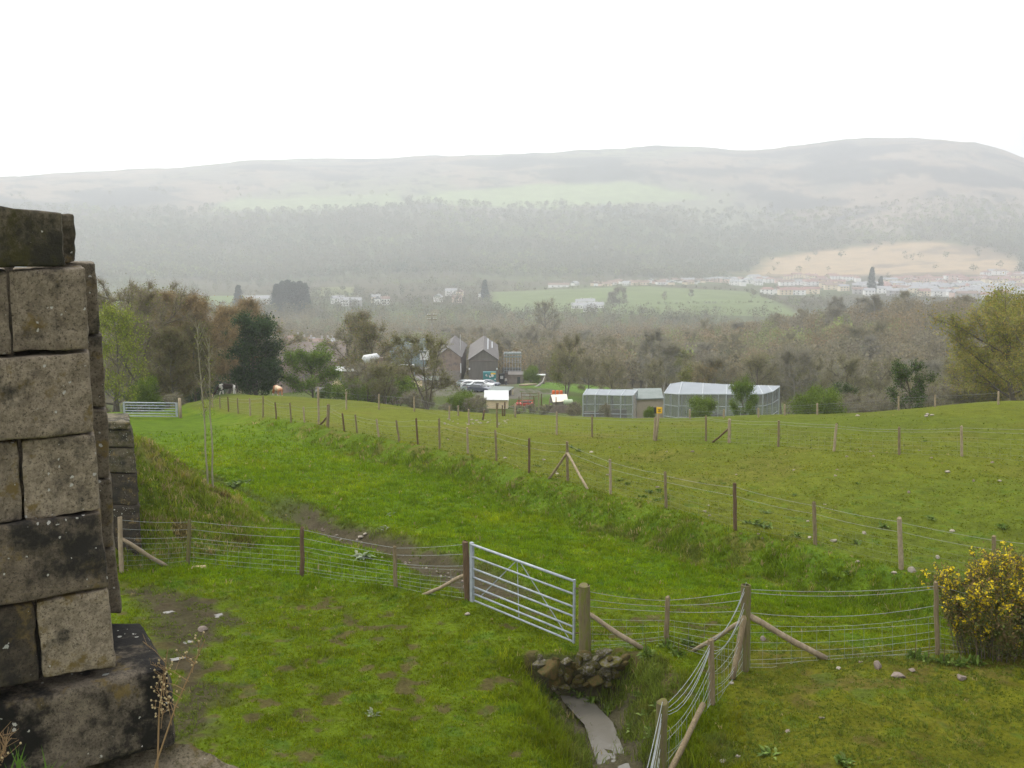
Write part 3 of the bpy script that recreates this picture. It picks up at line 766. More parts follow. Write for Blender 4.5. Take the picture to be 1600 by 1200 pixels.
# ---- far woods as one mass each: thousands of crowns made of many small faces
def merged_wood(name, label, pts, hts, wds, cols, per, seed, fs):
    g = np.random.default_rng(seed); n = len(pts)
    pts = np.asarray(pts); hts = np.asarray(hts); wds = np.asarray(wds); cols = np.asarray(cols)
    d = g.normal(size=(n, per, 3)); d /= np.linalg.norm(d, axis=2, keepdims=True)
    d *= g.uniform(.55, 1.0, (n, per, 1))
    lob = 1 + .25*np.sin(3*np.arctan2(d[...,1], d[...,0]) + g.uniform(0, 6.28, (n,1)))
    c = np.empty((n, per, 3))
    c[...,0] = pts[:,None,0] + d[...,0]*wds[:,None]*.5*lob
    c[...,1] = pts[:,None,1] + d[...,1]*wds[:,None]*.5*lob
    c[...,2] = pts[:,None,2] + hts[:,None]*.56 + d[...,2]*hts[:,None]*.44
    m = n*per; c = c.reshape(m, 3)
    a = g.normal(size=(m,3)); a /= np.linalg.norm(a, axis=1, keepdims=True)
    b = np.cross(a, g.normal(size=(m,3))); b /= np.linalg.norm(b, axis=1, keepdims=True)+1e-6
    s = (fs*np.repeat(wds, per)*g.uniform(.6,1.3,m))[:,None]
    v = np.stack([c-a*s, c+b*s*.8, c+a*s, c-b*s*.8], 1).reshape(-1,3)
    cc = np.repeat(np.repeat(cols, per, 0)*g.uniform(.75,1.25,(m,1)), 4, 0)
    # trunks as narrow three-sided stems
    tv = []; 
    rr = .022*wds
    ang = np.array([0,2.09,4.19])
    for zt, k in ((-.3, 1.0), (.6, .6)):
        for q in ang:
            tv.append(np.stack([pts[:,0]+np.cos(q)*rr*k, pts[:,1]+np.sin(q)*rr*k, pts[:,2]+(hts*zt if zt > 0 else zt)], 1))
    tv = np.stack(tv, 1).reshape(-1,3); base = np.arange(n)[:,None]*6 + len(v)
    tf = np.concatenate([base+np.array([0,1,4,3]), base+np.array([1,2,5,4]), base+np.array([2,0,3,5])])
    V_ = np.concatenate([v, tv]); C2 = np.concatenate([cc, np.tile([.13,.115,.09], (len(tv),1))])
    o = link(bpy.data.objects.new(name, np_mesh(name, V_, [np.arange(len(v)).reshape(-1,4), tf], LEAF, C2)))
    return tag(o, label, None, None, 'stuff')
g = np.random.default_rng(11)
def scatter(n, r0, r1, px0, px1, power=1.0):
    r_ = r0*np.exp(g.random(n)**power*math.log(r1/r0)); px = g.uniform(px0, px1, n)
    a = np.arctan2((px-800)/F, cp)
    return np.sin(a)*r_, np.cos(a)*r_, px, r_
def far_cols(x, y, n, pal, s=90):
    z1 = vnoise(x/s, y/s, 5)*.8 + g.random(n)*.55
    k = np.clip((z1/1.35*len(pal)).astype(int), 0, len(pal)-1)
    return np.array(pal)[k]
PALM = [(0.172, 0.215, 0.086), (0.198, 0.18, 0.109), (0.224, 0.194, 0.117), (0.198, 0.173, 0.117), (0.238, 0.201, 0.117), (0.264, 0.201, 0.109), (0.224, 0.245, 0.094), (0.277, 0.316, 0.109)]
PALF = [(.06,.085,.04),(.09,.10,.05),(.12,.115,.06),(.13,.12,.065),(.11,.11,.06),(.16,.16,.07),(.20,.23,.08),(.13,.16,.06)]
# between the individual trees and the valley floor
x, y, px, r_ = scatter(4200, 250, 900, -120, 1720, .85)
keep = ~((px > 430) & (px < 800) & (r_ < 290)) & ~((px > 1430) & (px < 1600) & (r_ > 325) & (r_ < 425))
keep &= ~((r_ > 760) & (g.random(len(x)) < .55)) & ~((px > 440) & (px < 560) & (r_ > 420) & (r_ < 520))
x, y, px, r_ = x[keep], y[keep], px[keep], r_[keep]; n = len(x)
hh = g.uniform(7.5, 12.5, n); 
merged_wood('valley_wood', 'bare brown wood filling the middle of the valley', np.stack([x, y, H(x, y, False)], 1), hh, hh*g.uniform(.6,.85,n), far_cols(x, y, n, PALM, 50), 230, 21, .042)
# hedges and copses on the valley floor
def hedgeline(pts, step, h):
    P_ = [on(a, b) for a, b in pts]; out = []
    for a, b in zip(P_[:-1], P_[1:]):
        L_ = (b-a).length; m = max(2, int(L_/step))
        for i in range(m):
            p = a.lerp(b, (i+g.random())/m); out.append((p.x+g.normal()*1.5, p.y+g.normal()*1.5, h*g.uniform(.6,1.3)))
    return out
hd = []
hd += hedgeline([(770,1365),(870,1410),(1160,1405)], 9, 4)
hd += hedgeline([(1010,1120),(1100,1150),(1215,1195),(1250,1240)], 5, 3)
hd += hedgeline([(1160,1405),(1215,1195)], 9, 5)
hd += hedgeline([(420,1225),(570,1222),(760,1180)], 7, 6) + hedgeline([(560,1230),(560,1420)], 8, 5) + hedgeline([(60,1115),(430,1105)], 8, 6)
hd += hedgeline([(380,1330),(640,1330),(760,1400)], 8, 6)
hd = np.array(hd); 
merged_wood('hedgerow', 'dark hedges between the green fields on the valley floor', np.stack([hd[:,0], hd[:,1], H(hd[:,0], hd[:,1], False)], 1), hd[:,2], hd[:,2]*1.1, far_cols(hd[:,0], hd[:,1], len(hd), PALF), 50, 22, .10)
x, y, px, r_ = scatter(5200, 850, 1900, -150, 1760)
keep = np.ones(len(x), bool)
for P_ in (fieldA, fieldB, fieldD): keep &= polymask(x, y, P_, 4) < .3
keep &= ~((px > 1130) & (px < 1720) & (r_ > 1270) & (r_ < 1990) & (g.random(len(x)) < .9))
keep &= ~((px > 840) & (px < 1200) & (r_ > 1395) & (r_ < 1560) & (g.random(len(x)) < .93))
dens = vnoise(x/110, y/110, 33); keep &= dens + .25*g.random(len(x)) > .40
x, y = x[keep], y[keep]; n = len(x); hh = g.uniform(6, 13, n)
merged_wood('copse_mass', 'hazy copses scattered over the valley floor', np.stack([x, y, H(x, y, False)], 1), hh, hh*g.uniform(.6,.9,n), far_cols(x, y, n, PALF), 80, 23, .065)
# the wooded flank of the opposite hill
x, y, px, r_ = scatter(17000, 1690, 2740, -170, 1770, .95)
lim = 2540 + 90*fbm(x, y, 260, 3, 44)+ 130*ss(1100, 1300, px)
keep = (r_ < lim) & (polymask(x+30*fbm(x, y, 40, 3, 71), y, bracken, 15) < .4) | ((polymask(x, y, bracken, 15) >= .4) & (g.random(len(x)) < .025))
keep &= ~((px > 1130) & (r_ < 1960)) & ~((px > 840) & (r_ < 1720))
keep &= (polymask(x, y, upA, 10) < .5) & (polymask(x, y, upB, 10) < .5)
keep |= (r_ >= lim) & (g.random(len(x)) < .03) & (polymask(x, y, upA, 10) < .5)
x, y = x[keep], y[keep]; n = len(x); hh = g.uniform(8, 15, n)
merged_wood('hillside_wood', 'misty wood covering the lower flank of the opposite hill', np.stack([x, y, H(x, y, False)], 1), hh, hh*g.uniform(.8,1.1,n), far_cols(x, y, n, PALF, 130), 50, 24, .10)
# countable conifers and single trees on the valley floor
for i, (px, r_, ty) in enumerate(((437,1010,444),(446,1015,440),(455,1005,438),(464,1012,441),(473,1008,440),(481,1015,443))):
    T('conifer_tree', 'con%d' % (i % 2), px, r_, ty, 'dark conifer in the close clump left of the pale field', 'conifers in a clump on the valley floor', rz=i, wid=1.5)
T('conifer_tree','con0',1354,1430,418,'dark pointed conifer standing alone among the village houses', wid=1.1)
T('conifer_tree','con1',1368,1420,432,'small dark conifer beside the tall one in the village', wid=1.6)
T('conifer_tree','con1',758,1200,438,'dark conifer at the left end of the long green field', wid=1.5)
T('conifer_tree','con0',378,1030,446,'dark conifer left of the long white building', wid=1.4)
T('field_tree','wg0',965,1000,447,'tall bare tree standing in front of the long green field')
T('field_tree','wg1',952,990,455,'second bare tree beside the tall one before the long green field')
T('field_tree','wg0',1076,1190,452,'single bare tree in the hedge across the long green field', rz=2)
T('field_tree','wa1',1035,1150,455,'bare hedgerow tree left of the single one in the green field', rz=1)
T('field_tree','wa0',855,560,468,'bare round tree rising above the wood below the white farm', rz=1)
T('field_tree','wa2',1170,1220,452,'bare tree at the right corner of the long green field')

# scrub on the far side of the crest, in front of the yard and the cages
for i,(px,r_,ty) in enumerate(((695,112,630),(712,122,626),(733,126,622),(812,122,632),(828,128,630),(843,120,634),(856,126,632),(902,120,628),(898,110,636),(640,118,612),(655,124,606),(1250,118,628),(1330,104,622),(1350,112,612),(1372,104,618),(1395,112,606),(1452,100,606),(1480,108,598),(1510,98,602),(1535,104,590),(1300,100,626))):
    T('scrub_bush','scrub',px,r_,ty,'thin bare scrub growing just beyond the crest of the field',group='bare scrub beyond the crest of the field',cat='bush',rz=i*1.3,wid=1.1)
# ================================================================ fences, gates
WOOD = pmat('weathered_wood', (.13,.10,.055), (.26,.20,.12), 5, .9, .5, stretch=(6,6,.8), c3=(.10,.115,.035), s3=7, t3=.60)
WOODL = pmat('pale_wood', (.22,.17,.11), (.38,.31,.21), 5, .9, .5, stretch=(3,3,1.5))
WOODD = pmat('wet_wood', (.075,.05,.03), (.16,.10,.055), 5, .85, .5, stretch=(6,6,.8), c3=(.16,.12,.07), s3=5, t3=.62)
MOSSY = pmat('mossy_wood', (.10,.085,.04), (.21,.17,.09), 5, .9, .5, stretch=(5,5,.7), c3=(.12,.13,.025), s3=5, t3=.52)
WIRE = pmat('galvanised_wire', (.20,.22,.21), (.32,.34,.33), 9, .6)
NETW = pmat('netting_wire', (.20,.23,.20), (.32,.35,.32), 9, .7)
GALV = pmat('galvanised_steel', (.24,.27,.30), (.40,.43,.47), 6, .55, .15, metal=.2, c3=(.30,.27,.25), s3=9, t3=.68)
def ztop(p, px, py):
    """3D point at the same distance as p on the line of sight (px, py)"""
    d = ray(px, py); return Vector(d*(p.y/d[1]))
rf = random.Random(31)
def post(parent, base, top, rad, mat, sides=10, org=None):
    b = MB(); o = org or Vector((0,0,0)); base = Vector(base)-o; top = Vector(top)-o
    lo = base-(top-base).normalized()*.35; n = 6; pts = []; rr = []
    for k in range(n+1):
        p = lo.lerp(top, k/n); pts.append(p+Vector((rf.gauss(0,.004), rf.gauss(0,.004), 0))); rr.append(rad*rf.uniform(.95,1.06)*(1.05-.08*k/n))
    pts.append(top+(top-base).normalized()*rad*.12); rr.append(rad*.8)
    b.tube(pts, rr, sides)
    ob = b.build('post', mat, parent, True)
    try: ob.data.set_sharp_from_angle(angle=R(50))
    except Exception: pass
    return ob
def strut(parent, a, b_, rad, mat, org, name='strut'):
    b = MB(); a = Vector(a)-org; b_ = Vector(b_)-org
    pts = [a.lerp(b_, k/5)+Vector((0,0,.012*math.sin(k*1.7))) for k in range(6)]
    b.tube(pts, [rad*rf.uniform(.9,1.1) for _ in pts], 9)
    return b.build(name, mat, parent, True)
def netting(parent, posts, org, strands=(.62,.80,.97), net=(.04,.12,.20,.30,.40,.52), vstep=.30, wr=.0042, nr=.0026, sag=.025, messy=0.):
    """strands and net wires of the run; posts = [(base, top), ...]"""
    w = MB(); nb = MB()
    for (b0, t0), (b1, t1) in zip(posts[:-1], posts[1:]):
        L_ = (Vector(b1)-Vector(b0)).length
        def P_(h, q, s_=0.):
            a = Vector(b0).lerp(Vector(t0), h); c = Vector(b1).lerp(Vector(t1), h); p = a.lerp(c, q)
            g_ = Hs(p.x, p.y) if h < .1 else -99
            z = p.z - s_*4*q*(1-q)
            return Vector((p.x, p.y, max(z, g_+.02)))-org
        for h in strands:
            s_ = sag*rf.uniform(.4,1.8)*(1+messy*2); hh = h+rf.gauss(0,.012+.03*messy)
            w.tube([P_(hh, k/7, s_) for k in range(8)], wr, 4, cap=False)
        ph = [h+rf.gauss(0,.006+.02*messy) for h in net]; sg = [sag*rf.uniform(.3,1.5)*(1+messy*2) for _ in net]
        for h, s_ in zip(ph, sg):
            nb.tube([P_(h, k/7, s_) for k in range(8)], nr, 3, cap=False)
        n = max(2, int(L_/vstep))
        for i in range(n):
            q = (i+.5)/n+rf.gauss(0,.004+.01*messy)
            nb.tube([P_(h, q, s_) for h, s_ in zip(ph, sg)], nr*.8, 3, cap=False)
    w.build('wire_strand', WIRE, parent); nb.build('wire_netting', NETW, parent)
def fence(name, label, plist, mats=None, rad=.045, struts=(), cat='fence', extra=(), **net):
    """plist of (px_top, py_top, px_base, py_base[, radius])"""
    pts = []
    for q in plist:
        b = hit(q[2], q[3]); t = ztop(b, q[0], q[1]); pts.append((b, t, q[4] if len(q) > 4 else rad))
    org = pts[0][0].copy()
    f = empty(name, org, 0, label, cat)
    for i, (b, t, r_) in enumerate(pts):
        post(f, b, t, r_, (mats[i % len(mats)] if mats else WOOD), org=org)
    for (ia, fr, (px, py), r_, m) in struts:
        b, t, _ = pts[ia]; a = b.lerp(t, fr); e = hit(px, py) - Vector((0,0,.05))
        strut(f, a, e, r_, m, org)
    run = [(b, t) for b, t, _ in pts]
    netting(f, list(extra)+run if extra else run, org, **net)
    return f, pts, org
# left fence of the near enclosure
fence('stock_fence', 'wire fence with old posts running left from the steel gate to the stone pier',
      [(187,808,190,894,.055),(296,812,294,884,.045),(472,825,472,900,.05),(617,854,618,918,.045),(727,847,731,938,.07)],
      [WOODL, MOSSY, WOODD, WOOD, WOODD], struts=[(0,.62,(266,886),.05,WOODL),(4,.45,(660,928),.04,WOODL)], wr=.0042, nr=.0026)
# right of the gate
f2, p2, o2 = fence('stock_fence', 'short wire fence with a sloping rail strut between the gate post and the corner post',
      [(1042,933,1041,1007,.045)], [WOOD], wr=.004) if False else (None, None, None)
GP = hit(914, 1021); GPT = ztop(GP, 913, 915)
PM = hit(1041, 1008); PMT = ztop(PM, 1043, 933)
PC = hit(1163, 1047); PCT = ztop(PC, 1166, 914)
f2 = empty('stock_fence', PM, 0, 'short wire fence with one thin post between the mossy gate post and the corner post', 'fence')
post(f2, PM, PMT, .045, WOOD, org=PM)
strut(f2, GP.lerp(GPT, .62), hit(1003, 1014), .045, WOODL, PM)
netting(f2, [(GP, GPT), (PM, PMT), (PC, PCT)], PM, wr=.0042, nr=.0026, strands=(.70,.82,.93))
# corner post with the run to the right
f3 = empty('stock_fence', PC, 0, 'wire fence from the strutted corner post to the right, in front of the gorse', 'fence')
post(f3, PC, PCT, .085, MOSSY, 12, org=PC)
strut(f3, PC.lerp(PCT, .66), hit(1290, 1030), .055, WOODL, PC)
strut(f3, PC.lerp(PCT, .70), hit(1144, 1062), .05, WOOD, PC)
strut(f3, PC.lerp(PCT, .60), hit(1083, 1018), .04, WOODL, PC)
PR = hit(1465, 1023); PRT = ztop(PR, 1462, 910)
post(f3, PR, PRT, .04, WOOD, org=PC)
PR2 = Vector(at_z(1790, 1010, -7.4)); PR2 = Vector((PR2.x, PR2.y, Hs(PR2.x, PR2.y))); PR2T = PR2+Vector((0,0,1.25))
post(f3, PR2, PR2T, .045, WOOD, org=PC)
netting(f3, [(PC, PCT), (PR, PRT), (PR2, PR2T)], PC, strands=(.95,.86,.70), net=(.02,.08,.15,.23,.32,.42,.54), wr=.0045, nr=.003, vstep=.22, sag=.04, messy=.5)
# collapsed run coming towards the camera along the stream bank
PA = hit(1113, 1102); PAT = ztop(PA, 1110, 1000)
PB = Vector(at_z(1030, 1240, -7.75)); PBT = Vector(at_d(1035, 1098, PB.y))
PE = Vector(at_z(960, 1560, -7.6)); PET = PE+Vector((0,0,1.2))
f4 = empty('stock_fence', PB, 0, 'slack collapsing wire fence with a split mossy post along the stream bank', 'fence')
post(f4, PA, PAT, .05, WOOD, org=PB); post(f4, PB, PBT, .085, MOSSY, 12, org=PB); post(f4, PE, PET, .07, MOSSY, org=PB)
strut(f4, hit(1098, 1125)+Vector((0,0,.25)), Vector(at_z(1035,1230,-7.5)), .042, WOOD, PB)
netting(f4, [(PC, PCT), (PA, PAT), (PB, PBT), (PE, PET)], PB, strands=(.99,.95,.90,.84), net=(.0,.10,.2,.3,.42,.55,.66), wr=.0052, nr=.0034, vstep=.16, sag=.05, messy=1.6)

# long fence on the bank
bank_posts = [(1903,870,1903,985),(1730,855,1730,955),(1553,838,1555,922),(1405,810,1408,889,.055),(1272,785,1274,851,.05),(1148,755,1149,829,.05),(1039,738,1041,794),(953,718,954,773,.045),
              (886,690,887,751,.05),(827,685,827,739),(774,672,776,720),(730,668,731,709),(686,654,687,701),(650,654,653,694),(619,657,624,690),(588,655,592,683),(555,648,558,677),
              (535,646,538,675),(513,632,512,668,.08),(474,636,476,660),(453,630,455,660),(430,629,432,655),(411,619,411,652),(390,622,391,650),(371,622,372,646),(356,620,357,643),(343,620,344,638),(332,616,332,636)]
fence('stock_fence', 'long wire fence on round posts running along the top of the grassy bank', bank_posts, [WOOD, WOODD, WOOD, WOODL],
      struts=[(8,.72,(857,748),.045,WOOD),(8,.72,(919,764),.045,WOODL),(18,.5,(500,663),.05,WOODD)], wr=.004, nr=.002, vstep=.5, strands=(.93,.74), net=(.1,.25,.4,.55))
# fence crossing the upper field
cross_posts = [(1760,672,1760,735),(1660,668,1660,727),(1502,666,1503,713),(1405,668,1405,710),(1307,662,1303,705),(1217,657,1216,698),(1140,655,1139,692,.07),(1103,650,1103,689),(1024,652,1022,688,.06),
               (925,650,925,683),(870,644,870,679),(776,630,777,668),(732,640,733,664)]
fence('stock_fence', 'wire netting fence crossing the upper field below the crest', cross_posts, [WOODL, WOOD], rad=.05,
      struts=[(6,.62,(1112,691),.045,WOODD)], wr=.005, nr=.003, vstep=.35, strands=(.95,.85), net=(.05,.2,.35,.5,.65))
# fence on the crest and its continuation to the left
def crest_run(label, pl, mats, **k):
    return fence('stock_fence', label, pl, mats, rad=.055, wr=.005, nr=.0025, vstep=.8, strands=(.9,), net=(.2,.45,.7), **k)
crest_run('line of tall pale posts across the left part of the field, behind the bank fence', [(497,606,498,662),(541,612,541,640),(592,616,592,640),(647,620,647,643),(702,634,702,655),(716,634,716,650)], [WOODL])
crest_run('row of pale posts on the skyline of the field in front of the large cage', [(1078,640,1078,655),(1131,640,1131,653),(1185,638,1185,652),(1226,632,1226,649),(1277,630,1277,648),(1404,620,1404,641),(1461,617,1461,636),(1560,612,1560,632)], [WOODL])
# dark leaning stakes by the cream shed
def stake(px, py0, px1, py1, rad, mat, label):
    b = hit(px1, py1); t = ztop(b, px, py0); o = empty('wooden_stake', b, 0, label, 'stake'); post(o, b, t, rad, mat, org=b)
def stake1(px, py0, px1, py1, rad, mat, label):
    b = hit(px1, py1); t = ztop(b, px, py0)-b; m = MB()
    lo = -t.normalized()*.3; pts = [lo, t*.3+Vector((.01,0,0)), t*.7, t, t*1.01]; m.tube(pts, [rad*1.05, rad, rad*.97, rad*.94, rad*.6], 8)
    o = m.build('wooden_stake', mat, None, True); o.location = b; tag(o, label, 'stake')
stake1(778,630,775,652,.06,WOODD,'dark leaning stake in front of the right half of the cream shed')
stake1(789,628,788,650,.06,WOODD,'dark upright stake at the right corner of the cream shed')
stake1(785,633,785,650,.05,WOODD,'short dark stake between the leaning one and the corner of the cream shed')
stake1(757,640,754,656,.06,WOODD,'dark leaning stake left of the cream shed on the crest')
stake1(805,630,805,652,.06,WOODL,'pale stake right of the cream shed')
stake1(850,632,849,648,.07,WOODL,'pale post left of the small hut')

def gate(name, label, PL, PLT, PR_, PRT_, fr, rad, stile_l, stile_r):
    """tubular field gate between two stiles; fr = heights of the rails"""
    org = Vector(PL); g_ = empty(name, org, 0, label, 'gate')
    L0, L1, R0, R1 = [Vector(p)-org for p in (PL, PLT, PR_, PRT_)]
    ax = (R0-L0).normalized()
    def at(q, h): return L0.lerp(L1, h).lerp(R0.lerp(R1, h), q)
    for h in fr:
        b = MB(); b.tube([at(0,h), at(.5,h), at(1,h)], rad*(1.35 if h == fr[-1] else 1), 10); b.build('rail', GALV, g_, True)
    ang = math.atan2(ax.y, ax.x)
    for (q, s) in ((0, stile_l), (1, stile_r)):
        b = MB(); p0, p1 = at(q,-.02), at(q,1.03); c = (p0+p1)/2
        b.box(c, (s, s*.7, (p1-p0).length), ang); b.build('stile', GALV, g_, bevel=.004)
    off = Vector((-ax.y, ax.x, 0))*rad*1.3
    for (a, c) in ((at(.47,1), at(.47,.02)), (at(.46,.98), at(.08,.13)), (at(.50,.98), at(.94,.02))):
        b = MB(); a = a+off; c = c+off; d = (c-a).normalized(); s = d.cross(off.normalized())*.010; t = off.normalized()*.003
        b.hexa([a-s-t, a+s-t, c+s-t, c-s-t, a-s+t, a+s+t, c+s+t, c-s+t]); b.build('brace', GALV, g_)
    return g_, at
gl = hit(736, 948); gr = hit(899, 1012)
GL0, GL1 = ztop(gl, 740, 938), ztop(gl, 735, 850); GR0, GR1 = ztop(gr, 897, 1003), ztop(gr, 897, 908)
gt, at_ = gate('field_gate', 'galvanised seven-bar steel gate hung beside the mossy post in the near fence', GL0, GL1, GR0, GR1, (0,.12,.245,.42,.575,.785,1.0), .019, .085, .045)
b = MB(); p = at_(1, .88); b.tube([p, p+Vector((.14,0,0))], .013, 8); p = at_(1, .15); b.tube([p, p+Vector((.14,0,0))], .013, 8); b.build('hinge', WOODD, gt)
gp = empty('gate_post', GP, 0, 'thick round mossy gate post standing on the stone culvert', 'post')
post(gp, GP, GPT, .105, MOSSY, 14, org=GP)
fl = hit(194, 652); frr = hit(277, 653)
gate('field_gate', 'pale steel gate with crossed braces closing the far end of the lane', ztop(fl,194,650), ztop(fl,194,629), ztop(frr,276,651), ztop(frr,276,630), (0,.2,.4,.6,.8,1.0), .035, .12, .16)
o = MB(); b_ = hit(282, 653); o.tube([Vector((0,0,-.3)), Vector((0,0,1.35))], .11, 8); ob = o.build('gate_post', WOODL, None, True); ob.location = b_; tag(ob, 'pale post at the right end of the far steel gate', 'post')

# ================================================================ masonry
def stone_mat(name, c1, c2, dark, lich=.5, moss=0., stain=.52):
    m, nt, b = nmat(name); N = nt.nodes; L = nt.links
    b.inputs['Roughness'].default_value = .92; b.inputs['Specular IOR Level'].default_value = .25
    geo = N.new('ShaderNodeNewGeometry'); vec = geo.outputs['Position']
    def noise(sc_, det=6, ro=.65):
        n = N.new('ShaderNodeTexNoise'); n.inputs['Scale'].default_value = sc_; n.inputs['Detail'].default_value = det; n.inputs['Roughness'].default_value = ro
        L.new(vec, n.inputs['Vector']); return n.outputs[0]
    def ramp(v, a, c):
        r_ = N.new('ShaderNodeMapRange'); r_.interpolation_type = 'SMOOTHSTEP'; r_.inputs[1].default_value = a; r_.inputs[2].default_value = c
        L.new(v, r_.inputs[0]); return r_.outputs[0]
    def mix(f, a, c):
        mx = N.new('ShaderNodeMix'); mx.data_type = 'RGBA'
        if hasattr(f, 'links'): L.new(f, mx.inputs[0])
        else: mx.inputs[0].default_value = f
        if hasattr(a, 'links'): L.new(a, mx.inputs[6])
        else: mx.inputs[6].default_value = (*a, 1)
        mx.inputs[7].default_value = (*c, 1); return mx.outputs[2]
    c = mix(ramp(noise(16, 8, .8), .35, .65), c1, c2)
    c = mix(ramp(noise(75, 5, .85), .50, .64), c, tuple(k*.38 for k in c1))
    at = N.new('ShaderNodeAttribute'); at.attribute_name = 'col'
    mu = N.new('ShaderNodeMix'); mu.data_type = 'RGBA'; mu.blend_type = 'MULTIPLY'; mu.inputs[0].default_value = 1
    L.new(c, mu.inputs[6]); L.new(at.outputs['Color'], mu.inputs[7]); c = mu.outputs[2]
    c = mix(ramp(noise(5.5, 6, .7), .56, .66), c, (.17,.125,.05)) if lich else c      # ochre bloom
    c = mix(ramp(noise(2.6, 7, .68), stain, stain+.14), c, dark)                    # black algae stains
    if moss: c = mix(ramp(noise(7, 6, .75), .62-moss*.18, .80-moss*.18), c, (.055,.050,.018))
    if lich:
        v = N.new('ShaderNodeTexVoronoi'); v.inputs['Scale'].default_value = 11; L.new(vec, v.inputs['Vector'])
        ad = N.new('ShaderNodeMath'); ad.operation = 'MULTIPLY_ADD'; L.new(noise(45, 4), ad.inputs[0]); ad.inputs[1].default_value = .5; L.new(v.outputs['Distance'], ad.inputs[2])
        s2 = N.new('ShaderNodeSeparateColor'); L.new(v.outputs['Color'], s2.inputs[0])
        th = N.new('ShaderNodeMapRange'); th.inputs[1].default_value = 1-lich; th.inputs[2].default_value = 1; th.inputs[3].default_value = .0; th.inputs[4].default_value = .52; L.new(s2.outputs[0], th.inputs[0])
        msk = N.new('ShaderNodeMath'); msk.operation = 'MULTIPLY'; L.new(th.outputs[0], msk.inputs[0]); L.new(ramp(noise(2.2, 3), .42, .62), msk.inputs[1]); th = msk
        lt = N.new('ShaderNodeMath'); lt.operation = 'LESS_THAN'; L.new(ad.outputs[0], lt.inputs[0]); L.new(th.outputs[0], lt.inputs[1])
        c = mix(lt.outputs[0], c, (.42,.43,.38))
        v = N.new('ShaderNodeTexVoronoi'); v.inputs['Scale'].default_value = 30; L.new(vec, v.inputs['Vector'])
        a3 = N.new('ShaderNodeMath'); a3.operation = 'MULTIPLY_ADD'; L.new(noise(70, 3), a3.inputs[0]); a3.inputs[1].default_value = .7; a3.inputs[2].default_value = -.28
        a4 = N.new('ShaderNodeMath'); a4.operation = 'ADD'; L.new(v.outputs['Distance'], a4.inputs[0]); L.new(a3.outputs[0], a4.inputs[1])
        s2 = N.new('ShaderNodeSeparateColor'); L.new(v.outputs['Color'], s2.inputs[0])
        th = N.new('ShaderNodeMapRange'); th.inputs[1].default_value = .60; th.inputs[2].default_value = 1; th.inputs[3].default_value = .0; th.inputs[4].default_value = .38; L.new(s2.outputs[1], th.inputs[0])
        msk = N.new('ShaderNodeMath'); msk.operation = 'MULTIPLY'; L.new(th.outputs[0], msk.inputs[0]); L.new(ramp(noise(3.1, 3), .35, .6), msk.inputs[1]); th = msk
        lt = N.new('ShaderNodeMath'); lt.operation = 'LESS_THAN'; L.new(a4.outputs[0], lt.inputs[0]); L.new(th.outputs[0], lt.inputs[1])
        c = mix(lt.outputs[0], c, (.45,.44,.39))
    L.new(c, b.inputs['Base Color'])
    bp = N.new('ShaderNodeBump'); bp.inputs['Strength'].default_value = .75; bp.inputs['Distance'].default_value = .02
    L.new(noise(38, 8, .75), bp.inputs['Height']); L.new(bp.outputs[0], b.inputs['Normal'])
    MATS[name] = m; return m
SAND = stone_mat('sandstone', (.165,.137,.098), (.34,.29,.215), (.032,.030,.024), .62, 0., .54)
SANDM = stone_mat('mossy_sandstone', (.12,.105,.07), (.20,.17,.12), (.035,.033,.024), .5, .8, .46)
SANDD = stone_mat('dark_sandstone', (.075,.062,.045), (.14,.115,.085), (.028,.026,.022), .3, .2, .47)
SANDA = stone_mat('algae_sandstone', (.085,.072,.055), (.16,.135,.10), (.014,.013,.011), .25, .1, .38)
import bmesh
def block(name, V8, mat, parent, rough=.006, tint=1., seed=0, cuts=9, rnd=.012):
    """dressed stone: a box of eight corners, subdivided, its arrises knocked off and its faces roughened"""
    bm = bmesh.new(); vs = [bm.verts.new(p) for p in V8]
    for f in [(3,2,1,0),(4,5,6,7),(0,1,5,4),(1,2,6,5),(2,3,7,6),(3,0,4,7)]: bm.faces.new([vs[i] for i in f])
    bmesh.ops.recalc_face_normals(bm, faces=bm.faces)
    bmesh.ops.bevel(bm, geom=bm.edges[:], offset=rnd, segments=2, affect='EDGES', profile=.6)
    ed = [e for e in bm.edges if e.calc_length() > .1]
    bmesh.ops.subdivide_edges(bm, edges=ed, cuts=cuts, use_grid_fill=True)
    bm.normal_update()
    co = np.array([v.co[:] for v in bm.verts])
    n1 = fbm(co[:,0]*1+co[:,2]*.7+seed*3.1, co[:,2]+co[:,1]*1.3+seed, .11, 4, 201)
    n2 = fbm(co[:,0]+co[:,1]+seed*1.7, co[:,2]-co[:,1]*.6, .035, 2, 205)
    for v, a, c in zip(bm.verts, n1, n2): v.co += v.normal*(rough*(1.7*a+1.0*c))
    me = bpy.data.meshes.new(name); bm.to_mesh(me); bm.free()
    me.polygons.foreach_set('use_smooth', np.ones(len(me.polygons), bool))
    try: me.set_sharp_from_angle(angle=R(55))
    except Exception: pass
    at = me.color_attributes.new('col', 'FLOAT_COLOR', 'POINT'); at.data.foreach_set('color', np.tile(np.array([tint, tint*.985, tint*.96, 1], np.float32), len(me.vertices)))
    me.materials.append(mat); return link(bpy.data.objects.new(name, me), parent)
def dfront(px): return 4.5*(1-.062*(150-px)/150)
